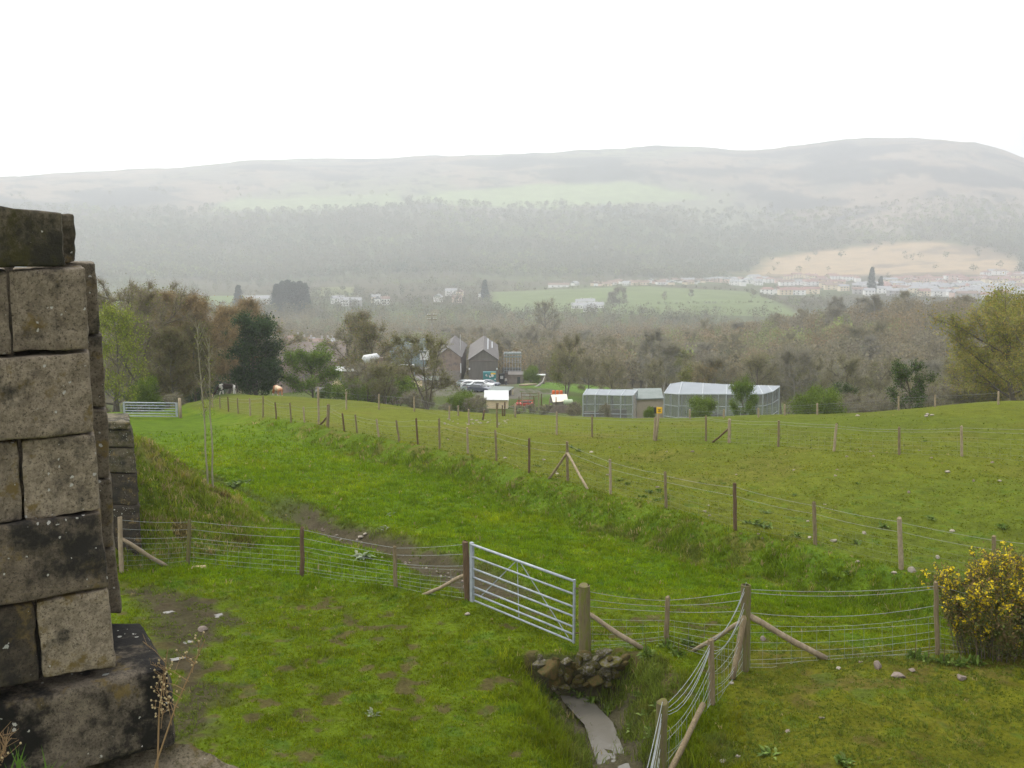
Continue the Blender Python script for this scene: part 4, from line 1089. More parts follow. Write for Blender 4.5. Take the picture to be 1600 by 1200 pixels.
def pxblock(parent, tl, tr, br, bl, mat, thick=.30, dadd=0., tint=1., seed=0, gap=.002, rough=.006, name='stone_block', rnd=.012):
    f = []
    for (px, py) in (bl, br, tr, tl): f.append(Vector(at_d(px, py, dfront(px)+dadd)))
    BL, BR, TR, TL = f
    ax = (BR-BL).normalized(); g_ = ax*gap
    BL = BL+g_+Vector((0,0,gap)); TL = TL+g_-Vector((0,0,gap)); BR = BR-g_+Vector((0,0,gap)); TR = TR-g_-Vector((0,0,gap))
    sx_ = TR.x/TR.y*1.06
    bk = Vector((sx_*thick, thick, 0))
    return block(name, [BL, BR, BR+bk, BL+bk, TL, TR, TR+bk, TL+bk], mat, parent, rough, tint, seed, rnd=rnd)
pier = empty('stone_pier', (-2.2, 4.6, -7.3), 0, 'near corner of a weathered sandstone bridge pier with lichen-spotted blocks, filling the left edge', 'pier')
pier_children = []
def pb_(*a, **k):
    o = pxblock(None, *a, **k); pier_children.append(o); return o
pb_((-330,285),(97,332),(101,416),(-330,428), SANDM, thick=.34, seed=1, tint=.95)
pb_((60,333),(116,334),(119,411),(60,411), SANDM, thick=.24, dadd=.36, seed=2, tint=.8)
pb_((-330,430),(11,423),(17,553),(-330,585), SAND, seed=3, tint=.85, thick=.50)
pb_((13,423),(133,419),(139,546),(19,551), SAND, seed=4, tint=.92, thick=.50)
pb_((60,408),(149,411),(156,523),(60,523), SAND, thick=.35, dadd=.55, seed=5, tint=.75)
pb_((-330,588),(140,549),(148,676),(-330,722), SAND, seed=6, tint=1.0, thick=.50)
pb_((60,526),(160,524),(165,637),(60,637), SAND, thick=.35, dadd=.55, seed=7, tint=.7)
pb_((-330,724),(28,689),(36,813),(-330,868), SAND, seed=8, tint=.9, thick=.50)
pb_((31,688),(148,678),(158,797),(39,814), SAND, seed=9, tint=1.08, thick=.50)
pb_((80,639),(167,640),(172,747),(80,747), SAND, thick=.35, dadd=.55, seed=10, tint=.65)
pb_((-330,872),(158,800),(169,917),(-330,1012), SANDD, seed=11, tint=1.6, thick=.50)
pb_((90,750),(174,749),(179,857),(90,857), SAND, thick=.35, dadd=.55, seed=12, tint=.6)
pb_((-330,1016),(51,942),(62,1063),(-330,1150), SANDD, seed=13, tint=.8, thick=.50)
pb_((55,941),(169,920),(181,1042),(67,1060), SAND, seed=14, tint=1.12, thick=.50)
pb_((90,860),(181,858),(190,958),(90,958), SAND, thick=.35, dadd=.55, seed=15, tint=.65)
# core filling behind the face stones
core = block('rubble_core', [Vector(p) for p in ((-6.0,4.75,-7.5),(-2.34,4.85,-7.5),(-2.85,5.7,-7.5),(-6.0,5.7,-7.5),(-6.0,4.75,-.1),(-2.34,4.85,-.1),(-2.85,5.5,-.1),(-6.0,5.5,-.1))], SANDD, None, .01, .8, 30, 6)
pier_children.append(core)
# weathered plinth course: chamfered top and a wide front slab
zt = -2.0
def AZ(px, py, z): return Vector(at_z(px, py, z))
t0, t1, t2, t3 = AZ(-330,1175,-2.04), AZ(263,1043,-2.05), AZ(214,974,-2.02), AZ(190,956,-1.97)
dz = Vector((0,0,-.40))
pl = block('plinth_slab', [t0+dz, t1+dz+Vector((.015,0,0)), Vector((t2.x+.1,5.35,-2.44)), Vector((-6,5.35,-2.44)), t0, t1, Vector((t2.x,t2.y+.05,-2.03)), Vector((-6,t2.y+.05,-2.03))], SANDA, None, .008, 1.3, 20, 12, .03)
pier_children.append(pl)
s0, s1, s2, s3 = AZ(-330,1400,-2.47), AZ(402,1215,-2.62), AZ(300,1165,-2.5), AZ(240,1150,-2.5)
lo = block('lower_slab', [Vector((-6,3.9,-3.0)), Vector((s1.x,s1.y,-3.0)), Vector((s2.x,s2.y,-3.0)), Vector((-6,5.3,-3.0)), Vector((-6,3.9,-2.46)), Vector((s1.x,s1.y,-2.62)), Vector((s2.x,s2.y,-2.48)), Vector((-6,5.3,-2.46))], SANDM, None, .01, 1.3, 21, 12, .03)
pier_children.append(lo)
ft = block('footing', [Vector(p) for p in ((-6.2,3.8,-7.7),(-1.25,3.8,-7.7),(-1.75,5.4,-7.7),(-6.2,5.4,-7.7),(-6.1,3.95,-3.01),(-1.32,3.95,-3.01),(-1.85,5.3,-3.01),(-6.1,5.3,-3.01))], SANDD, None, .01, 1.0, 22, 8, .02)
pier_children.append(ft)
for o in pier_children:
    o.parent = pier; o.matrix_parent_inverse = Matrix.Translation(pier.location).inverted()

# second pier further back
def wall2():
    d = 23.9
    w = empty('stone_pier', at_d(195, 880, d), 0, 'darker mossy stone pier standing behind the near one, beside the fence end post', 'pier')
    ch = []
    edge = [(206,672),(209,700),(213,740),(216,790),(219,840),(222,890),(226,960)]
    for k in range(6):
        (xa, ya), (xb, yb) = edge[k], edge[k+1]
        TL, TR = Vector(at_d(90, ya, d)), Vector(at_d(xa+rf.uniform(-1.5,1.5), ya, d)); BL, BR = Vector(at_d(90, yb, d)), Vector(at_d(xb, yb, d))
        bk = Vector((TR.x/TR.y*1.15,1.1,0)); g_ = Vector((0,0,.008))
        ch.append(block('masonry_course', [BL+g_, BR+g_, BR+bk+g_, BL+bk+g_, TL-g_, TR-g_, TR+bk-g_, TL+bk-g_], SANDM if k < 2 else SANDD, None, .03, (.75 if k < 2 else .5), 40+k, 9, .03))
    c = [Vector(at_d(*q)) for q in ((90,672,d-.1),(203,671,d-.1),(203,660,d-.1),(90,658,d-.1))]
    bk = Vector((c[1].x/c[1].y*1.35,1.3,0)); ch.append(block('coping', [c[0], c[1], c[1]+bk, c[0]+bk, c[3], c[2], c[2]+bk, c[3]+bk], SANDM, None, .02, 1.1, 50, 8, .03))
    for o in ch: o.parent = w; o.matrix_parent_inverse = Matrix.Translation(w.location).inverted()
wall2()

# ================================================================ stones
def stone_mesh(seed, flat=.6, sub=3):
    bm = bmesh.new(); bmesh.ops.create_icosphere(bm, subdivisions=sub, radius=1); rg_ = random.Random(seed)
    co = np.array([v.co[:] for v in bm.verts]); sc_ = np.array([1, rg_.uniform(.65,.95), flat])
    # cut facets
    for k in range(9):
        n = np.array([rg_.gauss(0,1) for _ in range(3)]); n /= np.linalg.norm(n); h = rg_.uniform(.42,.75)
        dd = co@n; co = co - np.maximum(dd-h, 0)[:,None]*n*.9
    co = co*sc_; co *= (1+.20*fbm(co[:,0]+seed, co[:,1]+co[:,2]*1.3, .7, 4, seed))[:,None]
    for v, c in zip(bm.verts, co): v.co = c
    me = bpy.data.meshes.new('stone'); bm.to_mesh(me); bm.free()
    me.polygons.foreach_set('use_smooth', np.ones(len(me.polygons), bool))
    at = me.color_attributes.new('col', 'FLOAT_COLOR', 'POINT'); at.data.foreach_set('color', np.ones(len(me.vertices)*4, np.float32))
    return me
STM = [stone_mesh(300+k, .5+.06*k) for k in range(6)]
PALE = pmat('pale_stone', (.24,.205,.16), (.38,.34,.28), 9, .9, .5, c3=(.16,.14,.07), s3=3, t3=.6)
PINKS = pmat('pinkish_stone', (.17,.135,.11), (.28,.225,.19), 9, .9, .5, c3=(.14,.12,.06), s3=3, t3=.6)
MOSSR = pmat('mossy_stone', (.09,.08,.06), (.16,.145,.115), 5, .92, .9, c3=(.09,.08,.012), s3=3, t3=.46)
MOSSO = pmat('orange_moss_stone', (.06,.045,.018), (.12,.075,.018), 7, .95, .9, c3=(.055,.055,.012), s3=4, t3=.5)
for me in STM: me.materials.append(PALE)
def stone(px, py, wpx, label, mat=None, group=None, k=None, flat=1., name='stone', sink=.25):
    p = hit(px, py); s = wpx/F*math.hypot(p.x, p.y)*.5
    me = STM[(k if k is not None else rf.randrange(6))]
    if mat:
        me = me.copy(); me.materials.clear(); me.materials.append(mat)
    o = link(bpy.data.objects.new(name, me)); o.location = p+Vector((0,0,s*(.35-sink)*flat)); o.scale = (s, s, s*flat); o.rotation_euler = (rf.uniform(-.2,.2), rf.uniform(-.2,.2), rf.uniform(-.4,.4))
    return tag(o, label, 'stone', group)
stone(1371,1045,17,'knobbly pale stone in front of the fence, left of the flat pinkish one', PINKS, sink=.0, flat=1.3)
stone(1404,1057,25,'flat pinkish stone with a pointed left end on the near right turf', PINKS, k=1)
stone(1424,1048,14,'small grey stone just behind the flat pinkish stone', PINKS, k=2)
stone(1502,1061,22,'low pinkish stone lying alone in front of the gorse', PINKS, k=3)
stone(1310,1045,11,'small pale stone left of the two near stones by the strut foot', PALE)
stone(1345,1035,12,'half-buried brown stone close to the fence foot', PINKS, flat=.6)
stone(1143,1068,10,'small pale stone at the foot of the corner post strut', PALE)
stone(1192,1000,14,'brownish stone in the grass right of the corner post', PINKS)
stone(1160,1028,11,'reddish stone at the foot of the corner post', pmat('red_stone',(.24,.08,.04),(.32,.13,.08),9,.9,.4))
stone(730,961,10,'small pale stone in front of the steel gate', PALE, sink=0)
stone(312,889,30,'straw-coloured flat stone at the foot of the left fence', pmat('straw_stone',(.36,.28,.14),(.48,.38,.22),9,.9,.4), k=4, flat=.8)
stone(316,985,20,'pink-tinged stone at the edge of the muddy patch', PINKS, k=5, flat=.7)
stone(1232,1143,14,'flat grey-brown stone in the near right turf', PINKS, flat=.5)
stone(1285,1122,14,'small pinkish stone sunk in the near right turf', PINKS, flat=.5)
stone(1130,1190,18,'pale stone at the bottom edge beside the stream bank', PALE, flat=.5)
stone(1153,1182,14,'grey stone near the bottom edge, right of the fallen strut', PALE, flat=.5)
stone(563,842,11,'white stone standing out of the ditch mud', PALE, sink=-.2)
stone(570,836,9,'small white stone at the top edge of the ditch', PALE, sink=0)
stone(526,838,8,'small white stone at the left end of the ditch mud', PALE, sink=0)
for (px, py, w) in ((789,716,7),(850,719,8),(924,707,8),(1082,706,8),(1042,706,5),(1028,762,9),(949,742,6),(1101,800,9),(1109,806,8),(1262,815,7),(1303,846,15),(1265,840,8),(1350,834,9),(1289,789,7),
                     (1340,878,9),(1488,830,9),(1465,872,10),(1474,895,11),(1397,895,10),(1424,893,16),(1323,714,7),(1455,716,6),(1550,723,7),(1480,738,10),(1305,744,7),(1308,734,5),(1521,752,6),(1561,752,8),
                     (1360,706,5),(1365,713,5),(1436,704,5),(1186,835,8),(1190,842,9),(1107,790,5),(870,741,7),(868,738,6),(760,705,5),(700,687,5),(1150,742,5),(1240,735,6),(968,700,5),(1420,770,7)):
    stone(px, py, w, 'small pale stone lying in the cropped upper field', PALE if rf.random() < .7 else PINKS, 'pale stones scattered over the upper field')
for k in range(26):
    stone(rf.uniform(690,800), rf.uniform(655,664), rf.uniform(3,7), 'pale rubble stone on the strip below the crest of the field', PALE, 'rubble stones below the crest of the field')
for k in range(34):
    q = rf.random(); px = 500+230*q; py = 826+88*q+rf.uniform(-8,10)
    stone(px, py, rf.uniform(3,7), 'small stone in the muddy bed of the ditch behind the fence', PALE if rf.random() < .5 else PINKS, 'stones in the ditch bed', sink=.1)
for (px, py) in ((1448,648),(1456,649),(1447,651),(1340,650)):
    stone(px, py, 8, 'stone of the small heap on the right-hand crest', PALE, 'stones of the heap on the right-hand crest')
# dry stone headwall of the culvert
GREYR = pmat('grey_rubble', (.12,.11,.095), (.22,.205,.18), 6, .92, .9, c3=(.08,.07,.02), s3=3.5, t3=.46)
cw_ = empty('culvert_wall', hit(905, 1024), 0, 'rough moss-covered dry stone headwall of the culvert below the gate post', 'wall')
cstones = [ # px, py, width px, height px, dy, mat
 (858,1048,46,44,0,MOSSO),(846,1037,30,14,.1,GREYR),(884,1035,24,15,.1,GREYR),(904,1030,18,22,.1,MOSSR),(919,1048,30,22,0,GREYR),(938,1024,20,12,.15,GREYR),(955,1034,48,14,.05,MOSSR),
 (943,1050,22,18,.1,GREYR),(930,1066,34,24,0,MOSSO),(887,1053,22,26,.1,MOSSO),(905,1066,26,20,.1,MOSSR),(868,1066,34,18,.1,MOSSO),(975,1028,26,14,.2,MOSSO),(925,1040,26,16,.15,MOSSR),(960,1056,24,18,.2,MOSSR),
 (896,1040,20,14,.15,MOSSO),(970,1042,26,14,.15,MOSSO),(912,1024,30,10,.25,MOSSO),(948,1018,26,8,.3,GREYR),(880,1074,24,12,.1,MOSSR),(948,1070,20,14,.05,MOSSR)]
cstones += [(rf.uniform(842,978), rf.uniform(1028,1076), rf.uniform(9,17), rf.uniform(7,12), rf.uniform(.0,.12), rf.choice([MOSSR,GREYR,MOSSO])) for _ in range(26)]
for i, (px, py, w_, h_, dy, m) in enumerate(cstones):
    c = Vector(at_d(px, py, 16.72+dy)); me = STM[i % 6].copy(); me.materials.clear(); me.materials.append(m)
    o = link(bpy.data.objects.new('stone', me), cw_); s = w_/F*17.6*.52; o.location = c-cw_.location; o.scale = (s, s*.9, h_/F*17.6*.58/.62); o.rotation_euler = (rf.uniform(-.15,.15), rf.uniform(-.25,.25), rf.uniform(-.4,.4))

# ================================================================ stream, puddles
def wmat():
    m, nt, b = nmat('muddy_water'); N = nt.nodes; L = nt.links
    b.inputs['Base Color'].default_value = (.13,.12,.10,1); b.inputs['Roughness'].default_value = .22; b.inputs['Specular IOR Level'].default_value = .4
    tc_ = N.new('ShaderNodeTexCoord'); n = N.new('ShaderNodeTexNoise'); n.inputs['Scale'].default_value = 9; n.inputs['Detail'].default_value = 5
    L.new(tc_.outputs['Object'], n.inputs['Vector']); bp_ = N.new('ShaderNodeBump'); bp_.inputs['Strength'].default_value = .35; bp_.inputs['Distance'].default_value = .02
    L.new(n.outputs[0], bp_.inputs['Height']); L.new(bp_.outputs[0], b.inputs['Normal']); return m
WATER = wmat()
def water_sheet(name, label, pts, wid, dz, lvl=None):
    b = MB(); V_ = []; F_ = []; n = len(pts)
    for i, p in enumerate(pts):
        a = Vector((*pts[max(i-1,0)],0)); c = Vector((*pts[min(i+1,n-1)],0)); t = (c-a).normalized(); s = Vector((-t.y, t.x, 0))
        z = Hs(p[0], p[1])+dz if lvl is None else lvl[i]
        w_ = wid[i] if hasattr(wid, '__len__') else wid
        V_ += [Vector((p[0],p[1],z))+s*w_, Vector((p[0],p[1],z))-s*w_]
    for i in range(n-1): F_.append((2*i, 2*i+2, 2*i+3, 2*i+1))
    b.add(V_, F_); o = b.build(name, WATER); return tag(o, label, kind='structure')
sp = []
for (a, b_) in zip(STREAM[:4], STREAM[1:5]):
    for k in range(6): sp.append((a[0]+(b_[0]-a[0])*k/6, a[1]+(b_[1]-a[1])*k/6))
water_sheet('stream_water', 'shallow muddy trickle in the stream bed', sp, .24, .0, [-7.965-.12*k/(len(sp)-1) for k in range(len(sp))])
def puddle(px, py, w, h, rot=0.):
    p = hit(px, py); rg_ = random.Random(int(px*7+py)); V_ = []; n = 26
    sc_ = math.hypot(p.x, p.y)/F
    rx = w*.5*sc_; ry = h*.5*sc_/.36
    for k in range(n):
        a = 6.283*k/n; q = 1+.32*math.sin(2*a+px)+.22*math.sin(3*a+py)+.18*math.sin(5*a+px*2)
        V_.append((p.x+math.cos(a)*rx*q, p.y+math.sin(a)*ry*q, p.z+.006))
    m = MB(); m.add(V_, [tuple(range(n))]); o = m.build('puddle', WATER); tag(o, kind='structure', label='silvery puddle in the trampled mud beside the pier')
for q in ((340,964,46,10),(290,1004,22,5),(262,956,26,4),(276,1030,20,4)): puddle(*q)
# ================================================================ buildings of the yard
BRICK = pmat('weathered_brick', (.19,.14,.11), (.28,.22,.18), 1.2, .9, c3=(.15,.13,.12), s3=.8, t3=.55)
RUBBLE = pmat('rubble_wall', (.17,.15,.13), (.27,.24,.21), 1.5, .9, .4)
SHEET = pmat('grey_sheeting', (.11,.10,.088), (.16,.145,.13), .6, .7, stretch=(4,4,.4))
SLATE = pmat('old_slate', (.09,.082,.078), (.15,.138,.13), .9, .75, .4, bscale=6)
ROOFT = pmat('mossy_tin', (.15,.18,.165), (.22,.25,.235), .8, .6)
WHITE = pmat('white_paint', (.55,.56,.55), (.68,.69,.68), 2, .6)
CREAM = pmat('cream_board', (.62,.50,.32), (.74,.61,.41), 1.5, .75)
DARKG = pmat('dark_opening', (.015,.016,.018), (.03,.032,.035), 3, .35, spec=.5)
STEEL = pmat('cage_steel', (.30,.33,.35), (.44,.47,.49), 3, .5, metal=.2)
TEAL = pmat('teal_paint', (.03,.17,.18), (.05,.23,.24), 2, .6)
YEL = pmat('yellow_paint', (.70,.42,.02), (.80,.50,.04), 2, .6)
REDM = pmat('red_paint', (.38,.04,.03), (.50,.08,.05), 2, .55)
ORANGE = pmat('orange_plastic', (.70,.13,.03), (.80,.20,.05), 2, .5)
TANKG = pmat('pale_green_plastic', (.42,.50,.33), (.50,.58,.40), 2, .5)
BROWNW = pmat('brown_board', (.14,.11,.095), (.22,.18,.155), 1.5, .85)
TYRE = pmat('tyre_rubber', (.02,.02,.02), (.03,.03,.03), 5, .8)
GLASS = pmat('dark_glass', (.03,.035,.04), (.06,.07,.08), 2, .12, spec=.7)
def lift(px, py, r_):
    """world point on the line of sight at ground distance r_ (for tops of things)"""
    d = ray(px, py); return Vector(d*(r_/math.hypot(d[0], d[1])))
def gabled(name, label, cat, c, rz, L_, Wd, He, Hr, wall, roof, over=.3, thick=.14, foot=1.0, rname='roof', group=None):
    """ridge along local y, length L_, width Wd, eaves He, ridge Hr; gable end at -y"""
    o = empty(name, c, rz, label, cat, group); b = MB()
    hx, hy = Wd/2, L_/2
    b.add([(-hx,-hy,-foot),(hx,-hy,-foot),(hx,-hy,He),(0,-hy,Hr),(-hx,-hy,He),(-hx,hy,-foot),(hx,hy,-foot),(hx,hy,He),(0,hy,Hr),(-hx,hy,He)],
          [(0,1,2,3,4),(9,8,7,6,5),(1,6,7,2),(0,4,9,5),(2,7,8,3),(3,8,9,4)])
    b.build('wall', wall, o)
    b = MB(); sl = (Hr-He)/hx; ex = hx+over; ez = He-sl*over; u = .03
    for s in (-1, 1):
        V8 = [(0,-hy-over,Hr+u),(s*ex,-hy-over,ez+u),(s*ex,hy+over,ez+u),(0,hy+over,Hr+u),(0,-hy-over,Hr+u+thick),(s*ex,-hy-over,ez+u+thick),(s*ex,hy+over,ez+u+thick),(0,hy+over,Hr+u+thick)]
        if s < 0: V8 = [V8[i] for i in (1,0,3,2,5,4,7,6)]
        b.hexa(V8)
    rf_ = b.build(rname, roof, o)
    return o, rf_
def panel(name, parent, mat, c, size, rz=0):
    b = MB(); b.box(c, size, rz); return b.build(name, mat, parent)
def base_at(px, r_): return on(px, r_)

# main barn: gable towards the camera
B1 = on(757, 240); ap = lift(751, 547, 225); 
g1 = Vector((ap.x+.7, 225, 0)); far1 = lift(752.5, 525, 256)
zg = min(Hs(ap.x, 225), -32.2)
ax1 = math.atan2(far1.x-ap.x, far1.y-ap.y)
c1 = Vector(((ap.x+far1.x)/2+.6, (ap.y+far1.y)/2, zg))
o1, r1_ = gabled('barn', 'larger of the two grey barns, its boarded gable facing the field', 'barn', c1, -ax1, 31, 6.4, -27.6-zg, ap.z-zg, SHEET, SLATE)
for x_ in (1.0, 2.0):
    sl = (ap.z+27.6)/3.2; z_ = (ap.z-zg) - sl*x_ + .24
    b = MB(); b.box((x_, 2.0 if x_ < 1.5 else 6, z_), (.22, 24 if x_ < 1.5 else 14, .06)); b.build('gutter_rail', STEEL, r1_)
for x_ in (-2.2, -1.0, .4, 1.9): panel('board', o1, SHEET, (x_, -15.62, 2.9), (.07, .1, 2.9))
panel('lintel', o1, BROWNW, (0, -15.62, -27.6-zg-.2), (5.9, .12, .14)); panel('lintel', o1, BROWNW, (0, -15.62, 1.5), (5.9, .12, .14))
panel('window', o1, DARKG, (-1.9,-15.64,.9), (.6,.08,.6)); panel('window', o1, DARKG, (-.2,-15.64,.8), (.7,.08,.6))
panel('lamp', o1, WHITE, (3.0,-15.9,3.9), (.32,.3,.32)); panel('lamp', o1, WHITE, (-3.1,-15.9,3.9), (.32,.3,.32))
ap2 = lift(704.5, 544, 228); far2 = lift(707.5, 526, 255)
c2 = Vector(((ap2.x+far2.x)/2, (ap2.y+far2.y)/2, zg+.4)); 
o2, r2_ = gabled('barn', 'smaller grey barn with a patchy brick gable, left of the larger one', 'barn', c2, 0, 27, 5.4, -27.3-zg-.4, ap2.z-zg-.4, BRICK, SLATE)
panel('gable_panel', o2, RUBBLE, (0,-13.56,1.3), (5.3,.08,2.8)); panel('downpipe', o2, WHITE, (2.75,-13.75,3.3), (.2,.2,2.2))
panel('stone_arch', o2, BRICK, (1.4,-13.7,-.3),(1.6,.2,1.6))
panel('ridge_vent', o2, WHITE, (-2.9,-12.9,4.2), (.7,1.4,.25))
t_ = MB(); t_.tube([(0,0,0),(0,0,3.4)], .05, 6); fo = t_.build('flue_pipe', WHITE, None); fo.location = lift(719.5, 545, 226); fo.location.z -= .2; fo.parent = o2; fo.matrix_parent_inverse = Matrix.Translation(o2.location).inverted()
# dark doorway building and its wire annex
p = on(786, 232); an = empty('wire_aviary', p, 0, 'small steel-framed aviary against the right side of the larger barn', 'aviary')
zt_ = lift(800, 553, 232).z-p.z
def frame_box(parent, x0, x1, y0, y1, z0, z1, nx, nz, ny, rad, mat=STEEL, name='frame'):
    b = MB()
    for i in range(nx+1):
        x = x0+(x1-x0)*i/nx
        for y in (y0, y1): b.tube([(x,y,z0),(x,y,z1)], rad, 4)
        b.tube([(x,y0,z1),(x,y1,z1)], rad, 4)
    for k in range(nz+1):
        z = z0+(z1-z0)*k/nz
        for y in (y0, y1): b.tube([(x0,y,z),(x1,y,z)], rad*.8, 4)
        for x in (x0, x1): b.tube([(x,y0,z),(x,y1,z)], rad*.8, 4)
    for j in range(ny+1):
        y = y0+(y1-y0)*j/ny; b.tube([(x0,y,z1),(x1,y,z1)], rad, 4)
    return b.build(name, mat, parent)
frame_box(an, .2, 4.1, 0, 4, -.5, zt_, 6, 4, 4, .045)
panel('back_wall', an, SHEET, (1.9,4.2,1.2), (4.4,.2,4.4)); panel('doorway', an, DARKG, (-.3,-.1,1.4), (1.3,.2,2.4)); panel('notice', an, WHITE, (-.3,-.24,1.7), (.7,.06,.7))
panel('side_wall', an, BROWNW, (1.2,-.05,1.6), (1.5,.2,2.4))
for z_ in (zt_-.3, zt_-1.0): panel('roof_strip', an, ROOFT, (2.3,.2,z_+.33),(3.9,.5,.34))
# teal kiosk
p = on(765, 215); k_ = empty('kiosk', p, .05, 'teal painted kiosk panel with a yellow strip in front of the larger barn', 'kiosk')
kt = lift(765, 581, 215).z-p.z; panel('wall', k_, TEAL, (0,0,kt/2-.3), (2.75,1.2,kt+.6)); panel('name_strip', k_, YEL, (.75,-.63,kt-.3), (1.0,.06,.35))
for (x_, z_, w_, h_) in ((-.6,1.35,.6,.45),(.1,1.1,.5,.5),(.55,1.3,.7,.6),(1.15,.5,.35,.35)): 
    b = MB(); b.lathe([(w_*.5,-.03),(w_*.5,.03)], 9); q = b.build('white_patch', WHITE, k_); q.location = (x_,-.66,z_+kt-2.0); q.rotation_euler = (math.pi/2, .3, 0); q.scale = (1, h_/w_, 1)
for (x_, z_) in ((-.5,1.4),(.2,1.3)):
    b = MB(); b.lathe([(.14,-.02),(.14,.02)], 8); q = b.build('dark_patch', DARKG, k_); q.location = (x_,-.71,z_+kt-2.0); q.rotation_euler = (math.pi/2,0,0)
# low shed with pale tin roof
p = on(782, 168); s_ = empty('open_shed', p, -.28, 'low open shed under a pale grey-green sheet roof behind the cream shed', 'shed')
zt_ = lift(780, 607, 168).z-p.z
b = MB(); b.hexa([(-1.9,-1.2,zt_-.25),(1.7,-1.2,zt_-.25),(2.0,1.3,zt_+.1),(-1.6,1.3,zt_+.1),(-1.9,-1.2,zt_-.17),(1.7,-1.2,zt_-.17),(2.0,1.3,zt_+.18),(-1.6,1.3,zt_+.18)]); b.build('roof', ROOFT, s_)
for (x_,y_) in ((-1.7,-1),(1.5,-1),(1.8,1.1),(-1.4,1.1),(0,-1)): panel('post', s_, CREAM, (x_,y_,zt_/2-.3), (.13,.13,zt_))
panel('back_board', s_, BROWNW, (0,1.1,zt_/2-.3),(3.1,.1,zt_))
# cream shed
p = on(777, 140); zt_ = lift(777, 622, 140).z-p.z; zr_ = lift(777, 611, 141.5).z-p.z
c_ = empty('garden_shed', p+Vector((.0,0,0)), -.05, 'cream boarded shed with a white sheet roof behind the crest of the field', 'shed')
b = MB(); b.add([(-1.45,-1,-.6),(1.45,-1,-.6),(1.45,1.3,-.6),(-1.45,1.3,-.6),(-1.45,-1,zt_),(1.45,-1,zt_),(1.45,1.3,zr_),(-1.45,1.3,zr_),(-1.45,1.9,zt_+.4),(1.45,1.9,zt_+.4),(-1.45,1.9,-.6),(1.45,1.9,-.6)],
   [(0,1,5,4),(1,2,6,5),(4,7,3,0),(7,8,10,3),(6,2,11,9),(8,9,11,10),(4,5,6,7),(7,6,9,8)]); b.build('wall', CREAM, c_)
b = MB(); b.hexa([(-1.75,-1.3,zt_-.1),(1.65,-1.3,zt_-.1),(1.5,1.35,zr_+.04),(-1.9,1.35,zr_+.04),(-1.75,-1.3,zt_-.02),(1.65,-1.3,zt_-.02),(1.5,1.35,zr_+.12),(-1.9,1.35,zr_+.12)]); b.build('roof', WHITE, c_)
for k in range(14): panel('board', c_, CREAM, (-1.4+k*.215,-1.012,zt_/2-.3), (.10,.02,zt_+.5))
panel('window', c_, DARKG, (-.75,-1.03,zt_-1.75), (1.0,.05,.42)); panel('window_frame', c_, BROWNW, (-.75,-1.02,zt_-1.75), (1.12,.04,.54))
# small hut with cream roof, tank, chairs
p = on(874, 142); zt_ = lift(876, 626, 142).z-p.z; zr_ = lift(872, 616.5, 143).z-p.z
h_ = empty('hut', p, -.12, 'small stone hut with a cream sheet roof beside the green tank', 'hut')
b = MB(); b.hexa([(-.95,-.8,-.4),(1.0,-.8,-.4),(1.0,1.0,-.4),(-.95,1.0,-.4),(-.95,-.8,zt_),(1.0,-.8,zt_),(1.0,1.0,zr_),(-.95,1.0,zr_)]); b.build('wall', RUBBLE, h_)
b = MB(); b.hexa([(-.8,-1.1,zt_-.1),(1.3,-1.1,zt_+.1),(1.0,.9,zr_+.05),(-1.25,.9,zr_-.1),(-.8,-1.1,zt_-.03),(1.3,-1.1,zt_+.17),(1.0,.9,zr_+.12),(-1.25,.9,zr_-.03)]); b.build('roof', pmat('cream_sheet',(.62,.56,.45),(.74,.68,.56),3,.7), h_)
p = on(888, 138); zc = lift(888, 628, 138).z
b = MB(); b.tube([(-.62,0,0),(-.55,0,0),(.55,0,0),(.62,0,0)], [.28,.36,.36,.28], 14)
for k in range(5): b.tube([(-.45+.22*k,0,0),(-.40+.22*k,0,0)], .375, 14)
ta = empty('water_tank', (p.x, p.y, p.z), 0, 'pale green ribbed cylindrical tank on a stand beside the hut', 'tank')
q = b.build('tank_body', TANKG, ta, True); q.location = (0,0,zc-p.z)
for x_ in (-.4,.4): panel('stand', ta, BROWNW, (x_,0,(zc-p.z-.3)/2-.1), (.12,.5,zc-p.z-.1))
for i, (px, z_) in enumerate(((865,0),(871,0),(877,.1))):
    p = on(px, 152); z0 = lift(px, 616, 152).z
    ch = empty('drum', (p.x,p.y,z0), 0, 'orange-red drum in the row on the bank behind the hut', 'drum', 'orange drums behind the hut')
    b = MB(); b.lathe([(.20,0),(.24,.1),(.22,.3),(.24,.5),(.16,.58)], 10); b.build('barrel', ORANGE, ch, True)
p = on(871, 153); b = MB(); b.box((0,0,0),(2.2,.9,2.0)); q = b.build('earth_bank', RUBBLE); q.location = (p.x,p.y,lift(871,616,152).z-1.02); tag(q, 'stone bank carrying the orange drums behind the hut', 'wall')
# board fence below the hut
p = on(880, 132); bf = empty('board_fence', p, 0, 'grey-brown board fence below the small hut', 'fence'); zt_ = lift(880, 634, 132).z-p.z
for k in range(9): panel('board', bf, BROWNW, (-2.0+k*.5,0,zt_/2-.4), (.47,.06,zt_+.8+.05*(k%2)))
